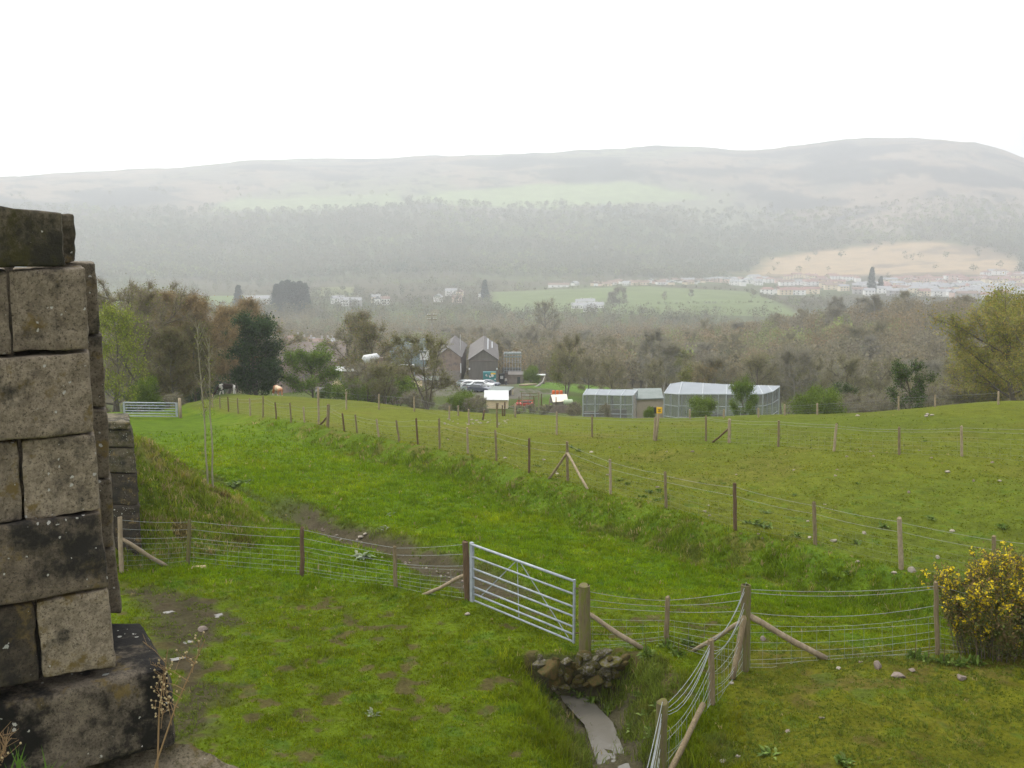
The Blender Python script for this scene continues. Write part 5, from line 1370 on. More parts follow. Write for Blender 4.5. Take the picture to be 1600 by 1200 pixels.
# red trailer
p = on(820, 148); z_ = lift(820, 632, 148).z-p.z
tr = empty('trailer', p, .1, 'faded red farm trailer with rails to the right of the cream shed', 'trailer')
panel('bed', tr, REDM, (0,0,z_), (2.4,1.3,.5)); panel('drawbar', tr, REDM, (-1.5,0,z_-.2), (.9,.12,.12))
for x_ in (-1.1,-.4,.4,1.1): panel('rail', tr, REDM, (x_,-.62,z_+.45), (.07,.06,.6))
panel('rail', tr, REDM, (0,-.66,z_+.72), (2.4,.06,.1))
for (x_,y_) in ((-.6,-.75),(.6,-.75),(-.6,.75),(.6,.75)):
    b = MB(); b.tube([(x_,y_-.1,z_-.55),(x_,y_+.1,z_-.55)], .38, 14); b.build('wheel', TYRE, tr, True)
panel('load', tr, BROWNW, (.2,.1,z_+.38),(1.4,.9,.3))
# shelter on the far lawn and the white ball lamp beside it
p = on(845, 222); zt_ = lift(845, 585.5, 222).z-p.z
s_ = empty('shelter', p, 0, 'tiny open shelter with a flat white roof on the far lawn', 'shelter')
panel('roof', s_, WHITE, (0,0,zt_), (2.0,1.4,.16)); panel('wall', s_, BROWNW, (.1,.3,zt_/2-.3), (1.5,.6,zt_-.2))
for x_ in (-.85,.85): panel('post', s_, WOODL, (x_,-.6,zt_/2-.2), (.1,.1,zt_))
# fallen tree on the lawn
p0, p1 = on(818, 180), on(850, 205)
ft_ = empty('fallen_tree', p0, 0, 'long grey dead branch leaning across the far lawn towards the shelter', 'tree'); b = MB()
pts = [lift(816,616.5,178), lift(826,613,184), lift(833,607,190), lift(842,602,197), lift(848,597,203), lift(851,588,208)]
b.tube([v-p0 for v in pts], [.13,.2,.24,.22,.16,.08], 7); b.tube([pts[3]-p0, pts[3]-p0+Vector((1.6,0,-.9))], [.12,.05], 5); b.tube([pts[1]-p0, p0*0+(pts[1]-p0)+Vector((0,0,-1.2))], [.14,.1], 5); b.build('trunk', BARKL, ft_, True)
for i in range(5):
    p = on(818+i*3.4, 196); b = MB(); b.tube([(-.9,0,.15),(.9,.3*(i%2),.15)], .17, 8); o = b.build('log', WOODL); o.location = p+Vector((0,.3*i,.02)); tag(o, 'cut log in the pile on the far lawn', 'log', 'cut logs piled on the far lawn')
# telegraph pole with cross-arms
p = on(676, 205); zt_ = lift(676, 490, 205).z-p.z
tp = empty('telegraph_pole', p, .3, 'tall wooden telegraph pole with pale insulators left of the barns', 'pole')
b = MB(); b.tube([(0,0,-.5),(0,0,zt_)], [.20,.13], 8); b.build('pole', BARKL, tp, True)
for z_ in (zt_-.3, zt_-1.2):
    panel('cross_arm', tp, WOOD, (0,0,z_), (2.0,.12,.14))
    for x_ in (-.85,-.4,.4,.85): panel('insulator', tp, WHITE, (x_,0,z_+.18), (.12,.12,.2))
for k in range(9): panel('step', tp, GALV, (0,0,zt_-2-k*.7), (.55,.05,.05))

# ---- cages and the building between them
def netm():
    m, nt, b = nmat('fine_netting'); N = nt.nodes; L = nt.links
    b.inputs['Base Color'].default_value = (.24,.26,.27,1); b.inputs['Roughness'].default_value = .6
    tr_ = N.new('ShaderNodeBsdfTransparent'); mx_ = N.new('ShaderNodeMixShader'); mx_.inputs[0].default_value = .45
    tc_ = N.new('ShaderNodeTexCoord'); w_ = N.new('ShaderNodeTexNoise'); w_.inputs['Scale'].default_value = .6; L.new(tc_.outputs['Object'], w_.inputs['Vector'])
    mr_ = N.new('ShaderNodeMapRange'); mr_.inputs[3].default_value = .34; mr_.inputs[4].default_value = .56; L.new(w_.outputs[0], mr_.inputs[0]); L.new(mr_.outputs[0], mx_.inputs[0])
    L.new(tr_.outputs[0], mx_.inputs[1]); L.new(b.outputs[0], mx_.inputs[2]); L.new(mx_.outputs[0], N['Material Output'].inputs[0]); return m
NET = netm(); NETR = netm(); NETR.name = 'roof_netting'
for l_ in list(NETR.node_tree.nodes):
    if l_.type == 'MAP_RANGE': l_.inputs[3].default_value = .75; l_.inputs[4].default_value = .9
    if l_.type == 'BSDF_PRINCIPLED': l_.inputs['Base Color'].default_value = (.27,.30,.33,1)
def cage(name, label, front, back, r_f, r_b, nbars, zfoot, right=None, row=3):
    """front / back: pixel polylines of the eaves and the ridge, at distances r_f and r_b"""
    fe = [lift(px, py, r_f+dd) for px, py, dd in front]; bk = [lift(px, py, r_b+dd) for px, py, dd in back]
    org = Vector((fe[0].x, fe[0].y, Hs(fe[0].x, fe[0].y))); c = empty(name, org, 0, label, 'cage')
    F_ = MB(); Nn = MB(); Rn = MB()
    def P_(v): return v-org
    for i in range(len(fe)):
        g_ = Vector((fe[i].x, fe[i].y, zfoot)); F_.tube([P_(g_), P_(fe[i])], .07, 6); F_.tube([P_(fe[i]), P_(bk[min(i,len(bk)-1)])], .07, 6)
        F_.tube([P_(Vector((bk[min(i,len(bk)-1)].x, bk[min(i,len(bk)-1)].y, zfoot))), P_(bk[min(i,len(bk)-1)])], .06, 6)
    for i in range(len(fe)-1):
        a, b_ = fe[i], fe[i+1]; a2, b2 = bk[min(i,len(bk)-1)], bk[min(i+1,len(bk)-1)]
        F_.tube([P_(a), P_(b_)], .055, 5); F_.tube([P_(a2), P_(b2)], .055, 5)
        for k in range(1, row+1):
            z = a.z+(zfoot-a.z)*k/(row+1); F_.tube([P_(Vector((a.x,a.y,z))), P_(Vector((b_.x,b_.y,z)))], .035, 4)
        m_ = max(1, int((b_-a).length/.75))
        for k in range(1, m_):
            q = a.lerp(b_, k/m_); F_.tube([P_(q), P_(Vector((q.x,q.y,zfoot)))], .022, 4)
        Nn.add([P_(Vector((a.x,a.y,zfoot))), P_(Vector((b_.x,b_.y,zfoot))), P_(b_), P_(a)], [(0,1,2,3)])
        Nn.add([P_(Vector((a2.x,a2.y,zfoot))), P_(Vector((b2.x,b2.y,zfoot))), P_(b2), P_(a2)], [(0,1,2,3)])
        Rn.add([P_(a), P_(b_), P_(b2), P_(a2)], [(0,1,2,3)])
    for s in (0, -1):
        a, a2 = fe[s], bk[s]; Nn.add([P_(Vector((a.x,a.y,zfoot))), P_(Vector((a2.x,a2.y,zfoot))), P_(a2), P_(a)], [(0,1,2,3)])
    F_.build('frame', STEEL, c); Nn.build('side_netting', NET, c); Rn.build('roof_netting', NETR, c)
    # perches, boxes and a bench seen inside
    for k in range(3):
        q = fe[0].lerp(fe[-1], .2+.28*k); b = MB(); b.box(P_(Vector((q.x, q.y+1.6, zfoot+1.2))), (1.6,.6,1.5+.3*k)); b.build('nest_box', BROWNW, c)
    return c
cage('aviary_cage', 'smaller wire cage with four roof bays beyond the crest', [(911,617,0),(930,617,0),(949,617.5,0),(970,618,0),(989,618,0)], [(917,608,0),(936,608.5,0),(955,609,0),(977,609,0),(996,609,0)], 108, 113, 4, -21.0)
cage('aviary_cage', 'larger polygonal wire cage with a curved right end beyond the crest', [(1038,614.5,0),(1061,616,-1),(1098,616,-1),(1135,616,-1),(1170,616.5,-1),(1192,616,0),(1207,612,2),(1217,605,5)],
     [(1048,600,0),(1066,597,1),(1099,599,1),(1136,601,1),(1165,602,1),(1185,602.5,1),(1200,603,0),(1218,603.4,-1.2)], 108, 115, 6, -21.5)
p = on(1017, 113); zt_ = lift(1017, 626, 112).z-p.z; zr_ = lift(1017, 610, 115).z-p.z
nh = empty('keeper_house', p, 0, 'low cream house with a grey-green roof between the two cages', 'house')
b = MB(); b.hexa([(-1.55,0,-1),(1.5,0,-1),(1.5,4,-1),(-1.55,4,-1),(-1.55,0,zt_),(1.5,0,zt_),(1.5,4,zt_),(-1.55,4,zt_)]); b.build('wall', pmat('buff_render',(.42,.36,.28),(.52,.46,.37),1.5,.85), nh)
b = MB(); b.hexa([(-1.6,-.3,zt_-.04),(1.4,-.3,zt_+.06),(1.6,3,zr_),(-1.6,3,zr_-.05),(-1.6,-.3,zt_+.08),(1.4,-.3,zt_+.18),(1.6,3,zr_+.12),(-1.6,3,zr_+.07)]); b.build('roof', ROOFT, nh)
panel('window', nh, DARKG, (.25,-.02,zt_-1.25), (.75,.06,.6)); panel('window_frame', nh, BROWNW, (.25,-.012,zt_-1.25), (.9,.04,.75))
# yellow sign on its post
b_ = hit(1024, 689); t_ = ztop(b_, 1030, 636); sg = empty('warning_sign', b_, 0, 'yellow square sign on a pale post in front of the cream house', 'sign')
d_ = t_-b_; m = MB(); m.tube([Vector((0,0,-.3)), d_*.5+Vector((.02,0,0)), d_*.98], .055, 8); m.build('post', WOODL, sg, True)
m = MB(); m.box(d_+Vector((0,-.08,-.14)), (.27,.03,.30)); m.build('plate', YEL, sg, bevel=.01)
m = MB(); m.box(d_+Vector((0,-.10,-.10)), (.15,.008,.03)); m.box(d_+Vector((0,-.10,-.15)), (.10,.008,.03)); m.box(d_+Vector((0,-.10,-.20)), (.15,.008,.03)); m.build('lettering', WOODD, sg)

# ---- cars
def car(px, r_, rz, paint, label, estate=True, dz=0.):
    p = on(px, r_); c = empty('parked_car', p+Vector((0,0,dz)), rz, label, 'car')
    L_, W_ = 4.4, 1.75
    prof = [(-2.2,.35),(-2.2,.78),(-2.05,.92),(-.95,1.0),(-.35,1.42),(1.25,1.45),(1.95,1.02),(2.2,.95),(2.2,.38)] if estate else [(-2.1,.35),(-2.1,.75),(-1.9,.88),(-.9,.97),(-.25,1.38),(.9,1.40),(1.75,.98),(2.1,.92),(2.1,.38)]
    b = MB(); V_ = []; n = len(prof)
    for s in (-1, 1):
        for (x_, z_) in prof:
            k = .80 if z_ > 1.1 else 1.0; V_.append((x_, s*W_/2*k, z_))
    F_ = [tuple(range(n)), tuple(range(2*n-1, n-1, -1))]+[(i, (i+1) % n, (i+1) % n+n, i+n)[::-1] for i in range(n)]
    b.add(V_, F_); b.build('body', paint, c, bevel=.05)
    g_ = MB(); g_.add([(-.93,-.66,1.02),(-.93,.66,1.02),(-.38,.60,1.40),(-.38,-.60,1.40)], [(0,1,2,3)]); w1 = g_.build('windscreen', GLASS, c); w1.location = (-.025,0,.02)
    for s in (-1, 1):
        g_ = MB(); g_.add([(-.8,s*.90,.99),(1.7,s*.90,1.0),(1.2,s*.73,1.37),(-.3,s*.73,1.36)], [(0,1,2,3)]); g_.build('side_window', GLASS, c)
    g_ = MB(); g_.add([(1.30,-.6,1.42),(1.30,.6,1.42),(1.93,.68,1.05),(1.93,-.68,1.05)], [(0,1,2,3)]); w2 = g_.build('rear_window', GLASS, c); w2.location = (.03,0,.02)
    for x_ in (-1.35, 1.3):
        for y_ in (-.80, .80):
            t = MB(); t.tube([(x_,y_-.12,.32),(x_,y_+.12,.32)], .32, 14); wo = t.build('wheel', TYRE, c, True)
            t = MB(); t.tube([(x_,y_-.13,.32),(x_,y_+.13,.32)], .18, 10); t.build('rim', GALV, wo)
    for y_ in (-.6,.6): panel('headlight', c, GALV, (-2.2,y_,.68), (.06,.3,.14)); panel('tail_light', c, REDM, (2.2,y_,.8), (.06,.25,.14))
WCAR = pmat('white_car_paint', (.74,.75,.76), (.80,.81,.82), 1, .25, spec=.6); SCAR = pmat('silver_car_paint', (.35,.40,.41), (.42,.47,.48), 1, .3, metal=.4); DCAR = pmat('blue_car_paint', (.06,.07,.10), (.09,.10,.14), 1, .3, spec=.6)
car(739, 192, 2.75, WCAR, 'white estate car, hindmost of the cars in the yard'); car(753.5, 189, 2.9, WCAR, 'white car parked with its nose behind the brick gable end')
car(738, 180, 2.6, SCAR, 'pale silver-green car in front of the white estate car', False); car(750, 178, 2.7, DCAR, 'dark blue car between the silver one and the cream shed', False)

# ---- people in the yard and the two horses
def skin_mesh(name, V_, E_, rad, root=0, sub=2):
    me = bpy.data.meshes.new(name+'_bones'); me.from_pydata([tuple(v) for v in V_], E_, []); me.update()
    ob = bpy.data.objects.new(name+'_bones', me); COL.objects.link(ob)
    sk = ob.modifiers.new('s', 'SKIN'); sk.use_smooth_shade = True
    for i, r_ in enumerate(rad):
        me.skin_vertices[0].data[i].radius = (r_, r_) if not hasattr(r_, '__len__') else r_
        me.skin_vertices[0].data[i].use_root = (i == root)
    su = ob.modifiers.new('u', 'SUBSURF'); su.levels = sub; su.render_levels = sub
    dg = bpy.context.evaluated_depsgraph_get(); dg.update()
    out = bpy.data.meshes.new_from_object(ob.evaluated_get(dg)); out.name = name
    bpy.data.objects.remove(ob); return out
def colour_mesh(me, fn, mat):
    n = len(me.vertices); co = np.empty(n*3, np.float32); me.vertices.foreach_get('co', co); co = co.reshape(-1,3)
    at = me.color_attributes.new('col', 'FLOAT_COLOR', 'POINT'); c4 = np.ones((n,4), np.float32); c4[:,:3] = fn(co); at.data.foreach_set('color', c4.ravel())
    me.materials.clear(); me.materials.append(mat)
SKINM = vmat('body_colours', .7, .1, 6)
def person(px, r_, rz, top, legs, label, s=1., arm=.15):
    p = on(px, r_)
    V_ = [(0,0,.95),(0,0,1.15),(0,0,1.40),(0,0,1.52),(0,-.01,1.60),(0,-.02,1.72),(.19,0,1.42),(-.19,0,1.42),(.26,-.02,1.15),(-.26,-.02,1.15),(.27,-arm,.90),(-.27,-.1,.90),(.27,-arm-.05,.80),(-.27,-.13,.80),
          (.10,0,.88),(-.10,0,.88),(.11,-.02,.50),(-.11,.02,.50),(.11,.02,.08),(-.11,.10,.08),(.12,-.12,.04),(-.12,-.04,.04)]
    E_ = [(0,1),(1,2),(2,3),(3,4),(4,5),(2,6),(2,7),(6,8),(7,9),(8,10),(9,11),(10,12),(11,13),(0,14),(0,15),(14,16),(15,17),(16,18),(17,19),(18,20),(19,21)]
    rd = [(.15,.11),(.14,.10),(.17,.11),.06,(.085,.095),(.08,.09),.07,.07,.048,.048,.038,.038,.035,.035,.10,.10,.07,.07,.05,.05,.045,.045]
    me = skin_mesh('person', V_, E_, rd)
    def fn(c):
        z = c[:,2]; col = np.tile(top, (len(c),1)).astype(float); col[z < .95] = legs; col[z > 1.50] = (.45,.28,.20); col[z < .09] = (.03,.025,.02)
        col[(z < .88) & (np.abs(c[:,0]) > .22)] = (.45,.28,.20); return col
    colour_mesh(me, fn, SKINM); o = link(bpy.data.objects.new('person', me)); o.location = p; o.rotation_euler = (0,0,rz); o.scale = (s,s,s); tag(o, label, 'person')
    b = MB(); b.lathe([(.10,1.62),(.105,1.70),(.095,1.77),(.05,1.815),(.01,1.825)], 10, (0,.015,0)); b.build('hair', TYRE, o, True)
person(790.5, 218, .3, (.40,.38,.36), (.05,.05,.07), 'person in a grey top and dark trousers standing by the dark doorway')
person(746.5, 206, 3.0, (.70,.66,.52), (.06,.05,.05), 'person in a cream top standing behind the white cars', arm=.3)
person(741, 207, 2.0, (.60,.55,.42), (.55,.50,.40), 'smaller person in a beige top beside the one in cream', .85)
def horse(p, rz, s, fn, label, graze=True):
    # facing -x; metres
    V_ = [(.62,0,1.12),(.30,0,1.10),(-.10,0,1.06),(-.48,0,1.10),(-.72,0,1.16),(-.98,0,1.00 if graze else 1.45),(-1.22,0,.62 if graze else 1.66),(-1.34,0,.42 if graze else 1.62),(-1.50,0,.12 if graze else 1.38),
          (.62,.17,.92),(.56,.18,.66),(.70,.18,.48),(.64,.18,.10),(.60,.18,.03),
          (.62,-.17,.92),(.50,-.18,.66),(.60,-.18,.48),(.50,-.18,.10),(.46,-.18,.03),
          (-.52,.15,.86),(-.54,.16,.50),(-.52,.16,.12),(-.56,.16,.03),
          (-.56,-.15,.86),(-.74,-.16,.52),(-.88,-.16,.14),(-.93,-.16,.03),
          (.82,0,1.05),(.92,0,.70),(.90,0,.40),(-1.27,.07,.60),(-1.27,-.07,.60)]
    E_ = [(0,1),(1,2),(2,3),(3,4),(4,5),(5,6),(6,7),(7,8),(0,9),(9,10),(10,11),(11,12),(12,13),(0,14),(14,15),(15,16),(16,17),(17,18),(3,19),(19,20),(20,21),(21,22),(3,23),(23,24),(24,25),(25,26),(0,27),(27,28),(28,29),(6,30),(6,31)]
    rd = [(.26,.27),(.27,.28),(.27,.30),(.25,.30),(.19,.24),(.13,.17),(.10,.13),(.09,.11),.065,.15,.10,.06,.045,.06,.15,.10,.06,.045,.06,.11,.065,.042,.06,.11,.065,.042,.06,.05,.06,.03,.02,.02]
    me = skin_mesh('horse', V_, E_, rd); colour_mesh(me, fn, SKINM)
    o = link(bpy.data.objects.new('horse', me)); o.location = p; o.rotation_euler = (0,0,rz); o.scale = (s,s,s); tag(o, label, 'horse')
    b = MB(); rr = random.Random(3)
    for k in range(26):
        q = k/25; c = Vector((-.70,0,1.40)).lerp(Vector((-1.20,0,.80)), q); e = c+Vector((.02+rr.uniform(-.05,.05), rr.choice((-.14,.14)), -.20)); b.tube([c, e], [.03,.008], 4)
    b.build('mane', TYRE, o)
    return o
def pied(c):
    col = np.tile((.035,.022,.018), (len(c),1)).astype(float); w = (.75,.72,.66); n = fbm(c[:,0]*3, c[:,2]*3, 1, 2, 8)*.08
    col[(c[:,2] < .62+n) & (c[:,0] < 0)] = w; col[(c[:,2] < .40) & (c[:,0] > 0)] = w
    col[(c[:,0]+n > -.85) & (c[:,0]+n < -.52) & (c[:,2] > .75)] = w; col[(c[:,0]+n > .52) & (c[:,0] < .74) ] = w
    col[c[:,0] < -1.1] = (.05,.03,.025); return col
def skew(c):
    col = np.tile((.66,.50,.34), (len(c),1)).astype(float); n = fbm(c[:,0]*3, c[:,2]*3, 1, 2, 18)*.1
    col[(c[:,0]+n < -.35)] = (.36,.15,.07); col[(c[:,0]+n > .55)] = (.42,.20,.10); col[c[:,2] < .4] = (.75,.70,.6); return col
horse(on(356, 112), .12, 1.05, pied, 'dark brown and white pied horse grazing on the left skyline of the field')
horse(on(434, 101), -.95, .92, skew, 'cream and chestnut horse grazing to the right of the pied one')

# ---- buildings half hidden by trees, left of the barns
def simple(name, label, cat, px, r_, rz, L_, Wd, py_e, py_r, wall, roof, along=True, extra=None):
    """house or shed; along=True puts the ridge across the view"""
    p = on(px, r_); e = lift(px, py_e, r_).z-p.z; rdg = lift(px, py_r, r_+Wd*.3).z-p.z
    o, rr = gabled(name, label, cat, p, rz+(math.pi/2 if along else 0), L_, Wd, e, rdg, wall, roof, foot=2)
    return o, rr, e, rdg
simple('long_building','long low brownish roof half hidden behind bare trees, left of the white lorry','building', 487, 225, .05, 15, 9, 560, 533, BRICK, pmat('pinkish_roof',(.15,.125,.11),(.22,.18,.155),.8,.8))
o, rr, e, rd_ = simple('workshop','grey-green metal shed with a white end wall behind the bare trees','shed', 640, 262, .0, 8.6, 6, 547, 528, pmat('teal_sheet',(.16,.21,.22),(.22,.28,.29),.8,.6), pmat('teal_roof',(.11,.14,.145),(.15,.18,.19),.8,.6))
panel('end_panel', o, WHITE, (-3.05,-4.2,e-.9),(.1,2.4,2.6)) ; panel('skylight', rr, WHITE, (-1.6,-1.6,(e+rd_)/2+.35), (.5,.7,.1)); panel('skylight', rr, WHITE, (-1.6,-.6,(e+rd_)/2+.35), (.5,.7,.1))
o, rr, e, rd_ = simple('brick_shed','brick shed with a narrow white roof edge left of the twin-stemmed tree','shed', 546, 165, .05, 3.6, 3, 578, 573, BRICK, WHITE)
p = on(526, 150); zt_ = lift(526, 590, 150).z-p.z; ze = lift(526, 612, 150).z-p.z
gg = empty('gable_end', p, .1, 'cream timber-striped gable end behind the rounded hawthorn', 'building')
b = MB(); b.add([(-.9,0,ze-1.2),(1.6,0,ze-1.2),(1.6,0,ze),(.1,0,zt_),(-.9,0,ze+.6),(-.9,3,ze-1.2),(1.6,3,ze-1.2),(1.6,3,ze),(.1,3,zt_),(-.9,3,ze+.6)], [(0,1,2,3,4),(9,8,7,6,5),(1,6,7,2),(0,4,9,5),(2,7,8,3),(3,8,9,4)]); b.build('wall', CREAM, gg)
for k in range(5):
    x_ = -.6+.4*k; b = MB(); b.box((x_,-.04,ze+.15),(.09,.06,1.0-.15*abs(k-1.5))); b.build('timber', BROWNW, gg)
b = MB(); b.hexa([(.1,-.2,zt_+.03),(1.9,-.2,ze-.15),(1.9,3.2,ze-.15),(.1,3.2,zt_+.03),(.1,-.2,zt_+.13),(1.9,-.2,ze-.05),(1.9,3.2,ze-.05),(.1,3.2,zt_+.13)]); b.build('roof', SLATE, gg)
# white lorry with a rounded tank
p = on(580, 132); z0 = (lift(580, 568, 132).z-p.z)/.72
lr = empty('tank_lorry', p, .25, 'bright white lorry body seen through the bare trees', 'lorry'); lr.scale = (.72,.72,.72)
b = MB(); b.tube([(-1.3,0,z0+.55),(-1.1,0,z0+.7),(1.1,0,z0+.9),(1.35,0,z0+.8)], [.5,.85,.95,.6], 16); b.build('tank', WHITE, lr, True)
panel('chassis', lr, TYRE, (0,0,z0-.45), (3.0,1.2,.3)); panel('cab', lr, BROWNW, (1.7,0,z0+.2),(.9,1.7,1.7)); panel('stripe', lr, REDM, (0,-.62,z0-.2),(2.8,.1,.2)); panel('underframe', lr, BROWNW, (0,0,(z0-.6)/2-.1),(2.6,1.2,z0-.6))
for x_ in (-1,0,1.6):
    b = MB(); b.tube([(x_,-.75,z0-.8),(x_,-.5,z0-.8)], .4, 12); b.build('wheel', TYRE, lr, True)
p = on(598, 131); z0 = (lift(598, 577, 131).z-p.z)/.75; dg_ = empty('digger', p, 0, 'small yellow-orange machine cab beside the white lorry', 'digger'); dg_.scale = (.75,.75,.75)
panel('cab', dg_, YEL, (0,0,z0+.3), (.8,.8,.85)); panel('base', dg_, BROWNW, (0,0,(z0)/2-.2), (1.1,1.0,z0)); panel('window', dg_, GLASS, (0,-.41,z0+.42),(.5,.04,.4)); b = MB(); b.tube([(-.3,0,z0+.4),(-.9,0,z0+1.6),(-1.4,0,z0+.9)], [.09,.07,.06], 6); b.build('boom', YEL, dg_)
# long garden wall with pale coping
p = on(622, 160); z0 = lift(622, 571, 160).z-p.z; wl_ = empty('garden_wall', p, .10, 'long brown brick wall with a pale coping below the trees', 'wall')
panel('wall', wl_, BRICK, (0,0,z0/2-.5), (5.0,.4,z0+1)); panel('coping', wl_, WHITE, (0,0,z0+.06), (5.2,.5,.12))

# ================================================================ the village and farms of the valley floor
HCOL = [pmat('house_white',(.76,.75,.72),(.82,.81,.79),.5,.8), pmat('house_cream',(.66,.56,.40),(.74,.64,.48),.5,.8), pmat('house_grey',(.36,.34,.33),(.44,.42,.40),.5,.85), pmat('house_pink',(.62,.46,.40),(.70,.54,.46),.5,.8)]
RCOL = [pmat('roof_red',(.24,.14,.12),(.31,.19,.165),.5,.85), pmat('roof_slate',(.26,.26,.27),(.34,.34,.35),.5,.8), pmat('roof_brown',(.20,.14,.11),(.27,.19,.16),.5,.85)]
HN = ['white','cream','grey','pink']; RN = ['red-brown','slate','brown']
HM = {}
def house_proto(w_, r_, L_, Wd, He, Hr, hip):
    b = MB(); hx, hy = L_/2, Wd/2
    b.box((0,0,He/2-1), (L_,Wd,He+2)); ex, ey = hx+.4, hy+.4; hp = min(hx*.55, hy) if hip else -.0
    if not hip: b.add([(-hx,-hy,He),(-hx,hy,He),(-hx,0,Hr),(hx,-hy,He),(hx,hy,He),(hx,0,Hr)], [(0,1,2),(5,4,3)])
    wm = b.mesh('wall', HCOL[w_])
    b = MB(); b.add([(-ex,-ey,He-.1),(ex,-ey,He-.1),(ex,ey,He-.1),(-ex,ey,He-.1),(-ex+(hp+.4 if hip else 0),0,Hr+.1),(ex-(hp+.4 if hip else 0),0,Hr+.1)], [(0,1,5,4),(2,3,4,5),(3,0,4),(1,2,5),(3,2,1,0)]); rm = b.mesh('roof', RCOL[r_])
    b = MB(); b.box((hx*.5,0,Hr+.4),(.8,.6,1.4)); cm = b.mesh('chimney', HCOL[2])
    b = MB()
    for x_ in (-.3,.0,.3):
        for z_ in ((1.3,3.9) if He > 4 else (1.4,)):
            b.box((x_*L_,-hy-.03,z_),(1.2,.08,1.1))
    gm_ = b.mesh('window', DARKG)
    return wm, rm, cm, gm_
def house(px, r_, w_, rc, L_, rz=0, two=True, hip=False, label=None, group=None, name='house'):
    key = (w_, rc, round(L_), two, hip)
    if key not in HM: HM[key] = house_proto(w_, rc, L_, 7.5, 5.2 if two else 3.0, 7.3 if two else 4.9, hip)
    p = on(px, r_); wm, rm, cm, gm_ = HM[key]
    o = empty(name, p, rz, label or f'{HN[w_]} house with a {RN[rc]} roof in the distant village', 'house', group or (f'{HN[w_]} village houses with {RN[rc]} roofs' if not label else None))
    o.scale = (1.1, 1.1, 1.25)
    for nm, me in (('wall',wm),('roof',rm),('window',gm_)):
        ob = link(bpy.data.objects.new(nm, me), o)
        if nm == 'roof': link(bpy.data.objects.new('chimney', cm), ob)
    return o
rv = random.Random(8)
def r_for(px, py):
    h_ = hit(px, py, 600, 2400); return math.hypot(h_.x, h_.y) if h_ is not None else 1700
# main village, rows stepping back
rows = [ # px from, to, py, step, weights red?
 (1182,1290,441,15,(0,0)),(1195,1262,455,13,(1,0)),(1262,1300,443,13,(1,0)),(1283,1312,449,14,(1,2)),(1335,1600,457,17,(2,1)),(1330,1480,450,16,(2,1)),(1380,1600,441,15,(1,0)),(1395,1600,435,14,(0,0)),(1440,1600,448,16,(0,1)),
 (1530,1610,428,12,(0,0)),(1300,1345,436,15,(0,0)),(1120,1185,436,11,(0,1)),(1130,1190,441,12,(0,1)),(1400,1600,452,13,(0,1)),(1340,1420,446,12,(0,1)),(1460,1600,459,14,(0,1)),(1500,1600,462,17,(2,1)),(1225,1300,434,14,(1,0))]
for (a, b_, py, st_, (w0, r0)) in rows:
    px = a
    while px < b_:
        q = px+rv.uniform(-2,2); w_ = w0 if rv.random() < .6 else rv.choice([0,0,1,3]); rc = r0 if rv.random() < .7 else rv.choice([0,1,2])
        house(q, r_for(q, py+rv.uniform(-3,3)+3), w_, rc, rv.choice([12,16,22]), rv.uniform(-.35,.35)+(math.pi/2 if rv.random() < .18 else 0), True, rv.random() < .4)
        px += st_*rv.uniform(.8,1.2)
# bungalow estate above the long field
px = 926
while px < 1125:
    py = 444-5*(px-926)/200+rv.uniform(-3,1.5)
    house(px, r_for(px, py+2.5), rv.choice([0,3,1]), rv.choice([2,1,2]), rv.choice([9,12]), rv.uniform(-.5,.5)+rv.choice([0,math.pi/2]), False, False, 'bungalow of the estate above the long green field', 'bungalows above the long green field', 'bungalow')
    px += rv.uniform(5,8.5)
house(872, r_for(872, 449), 0, 2, 27, .0, False, False, 'long white bungalow at the left end of the estate, above the green field', name='bungalow')
house(897, r_for(897, 446), 0, 1, 9, .8, False, False, 'tiny white cottage between the long bungalow and the estate')
house(1065, r_for(1065, 440), 2, 1, 30, .05, False, False, 'long grey-roofed hall at the edge of the estate', name='hall')
# white farm sheds and caravans in front of the field
for i, (px, py, L_) in enumerate(((905,473,9),(917,472,14),(911,479,9),(927,478,10),(936,478,7),(898,479,7),(915,484,6),(924,483,8))):
    house(px, r_for(px, py+3), 0, 1, L_, rv.uniform(-.2,.2), False, False, 'white shed of the farm cluster below the long green field', 'white farm sheds below the long green field', 'farm_shed')
# scattered houses on the left of the valley floor
for (px, py, w_, rc, L_, rz, lb) in ((415,468,0,1,34,.1,'long pale building with a white roof left of the dark conifer clump'),(428,474,0,1,18,.1,'lower white annex in front of the long pale building'),
    (531,473,0,1,12,.6,'white gabled house right of the conifer clump'),(541,476,0,1,9,.1,'small white house right of the gabled one'),(558,476,2,1,12,.0,'pale grey house among trees left of the small white gable'),
    (594,474,0,1,9,1.5,'white house with a pointed gable in the valley'),(604,474,0,2,9,.2,'low white house beside the pointed gable'),(590,471,1,1,9,.3,'cream cottage behind the pointed gable'),
    (686,470,0,1,10,1.4,'tall white house with a steep gable above the wood'),(706,460,0,1,13,.1,'white house under a pale roof right of the steep gable'),(720,462,1,2,9,1.5,'cream gabled cottage right of the pale-roofed house'),(754,465,0,1,8,1.5,'small white gable at the left end of the long green field'),
    (715,471,3,2,9,.3,'pinkish cottage below the pale-roofed house')):
    house(px, r_for(px, py+2), w_, rc, L_, rz, L_ < 20, False, lb)
for i, (px, r_, w_, rc, L_, rz) in enumerate(((470,520,3,2,9,.3),(484,505,1,1,9,1.2),(497,500,1,2,9,.1),(508,505,0,1,7,.4),(519,495,1,1,7,1.5),(462,545,1,2,9,.9))):
    house(px, r_, w_, rc, L_, rz, True, False, ('pinkish','cream wide','cream low','white small','cream gabled','pale far-left')[i]+' house in the hamlet left of the barns, among bare trees')

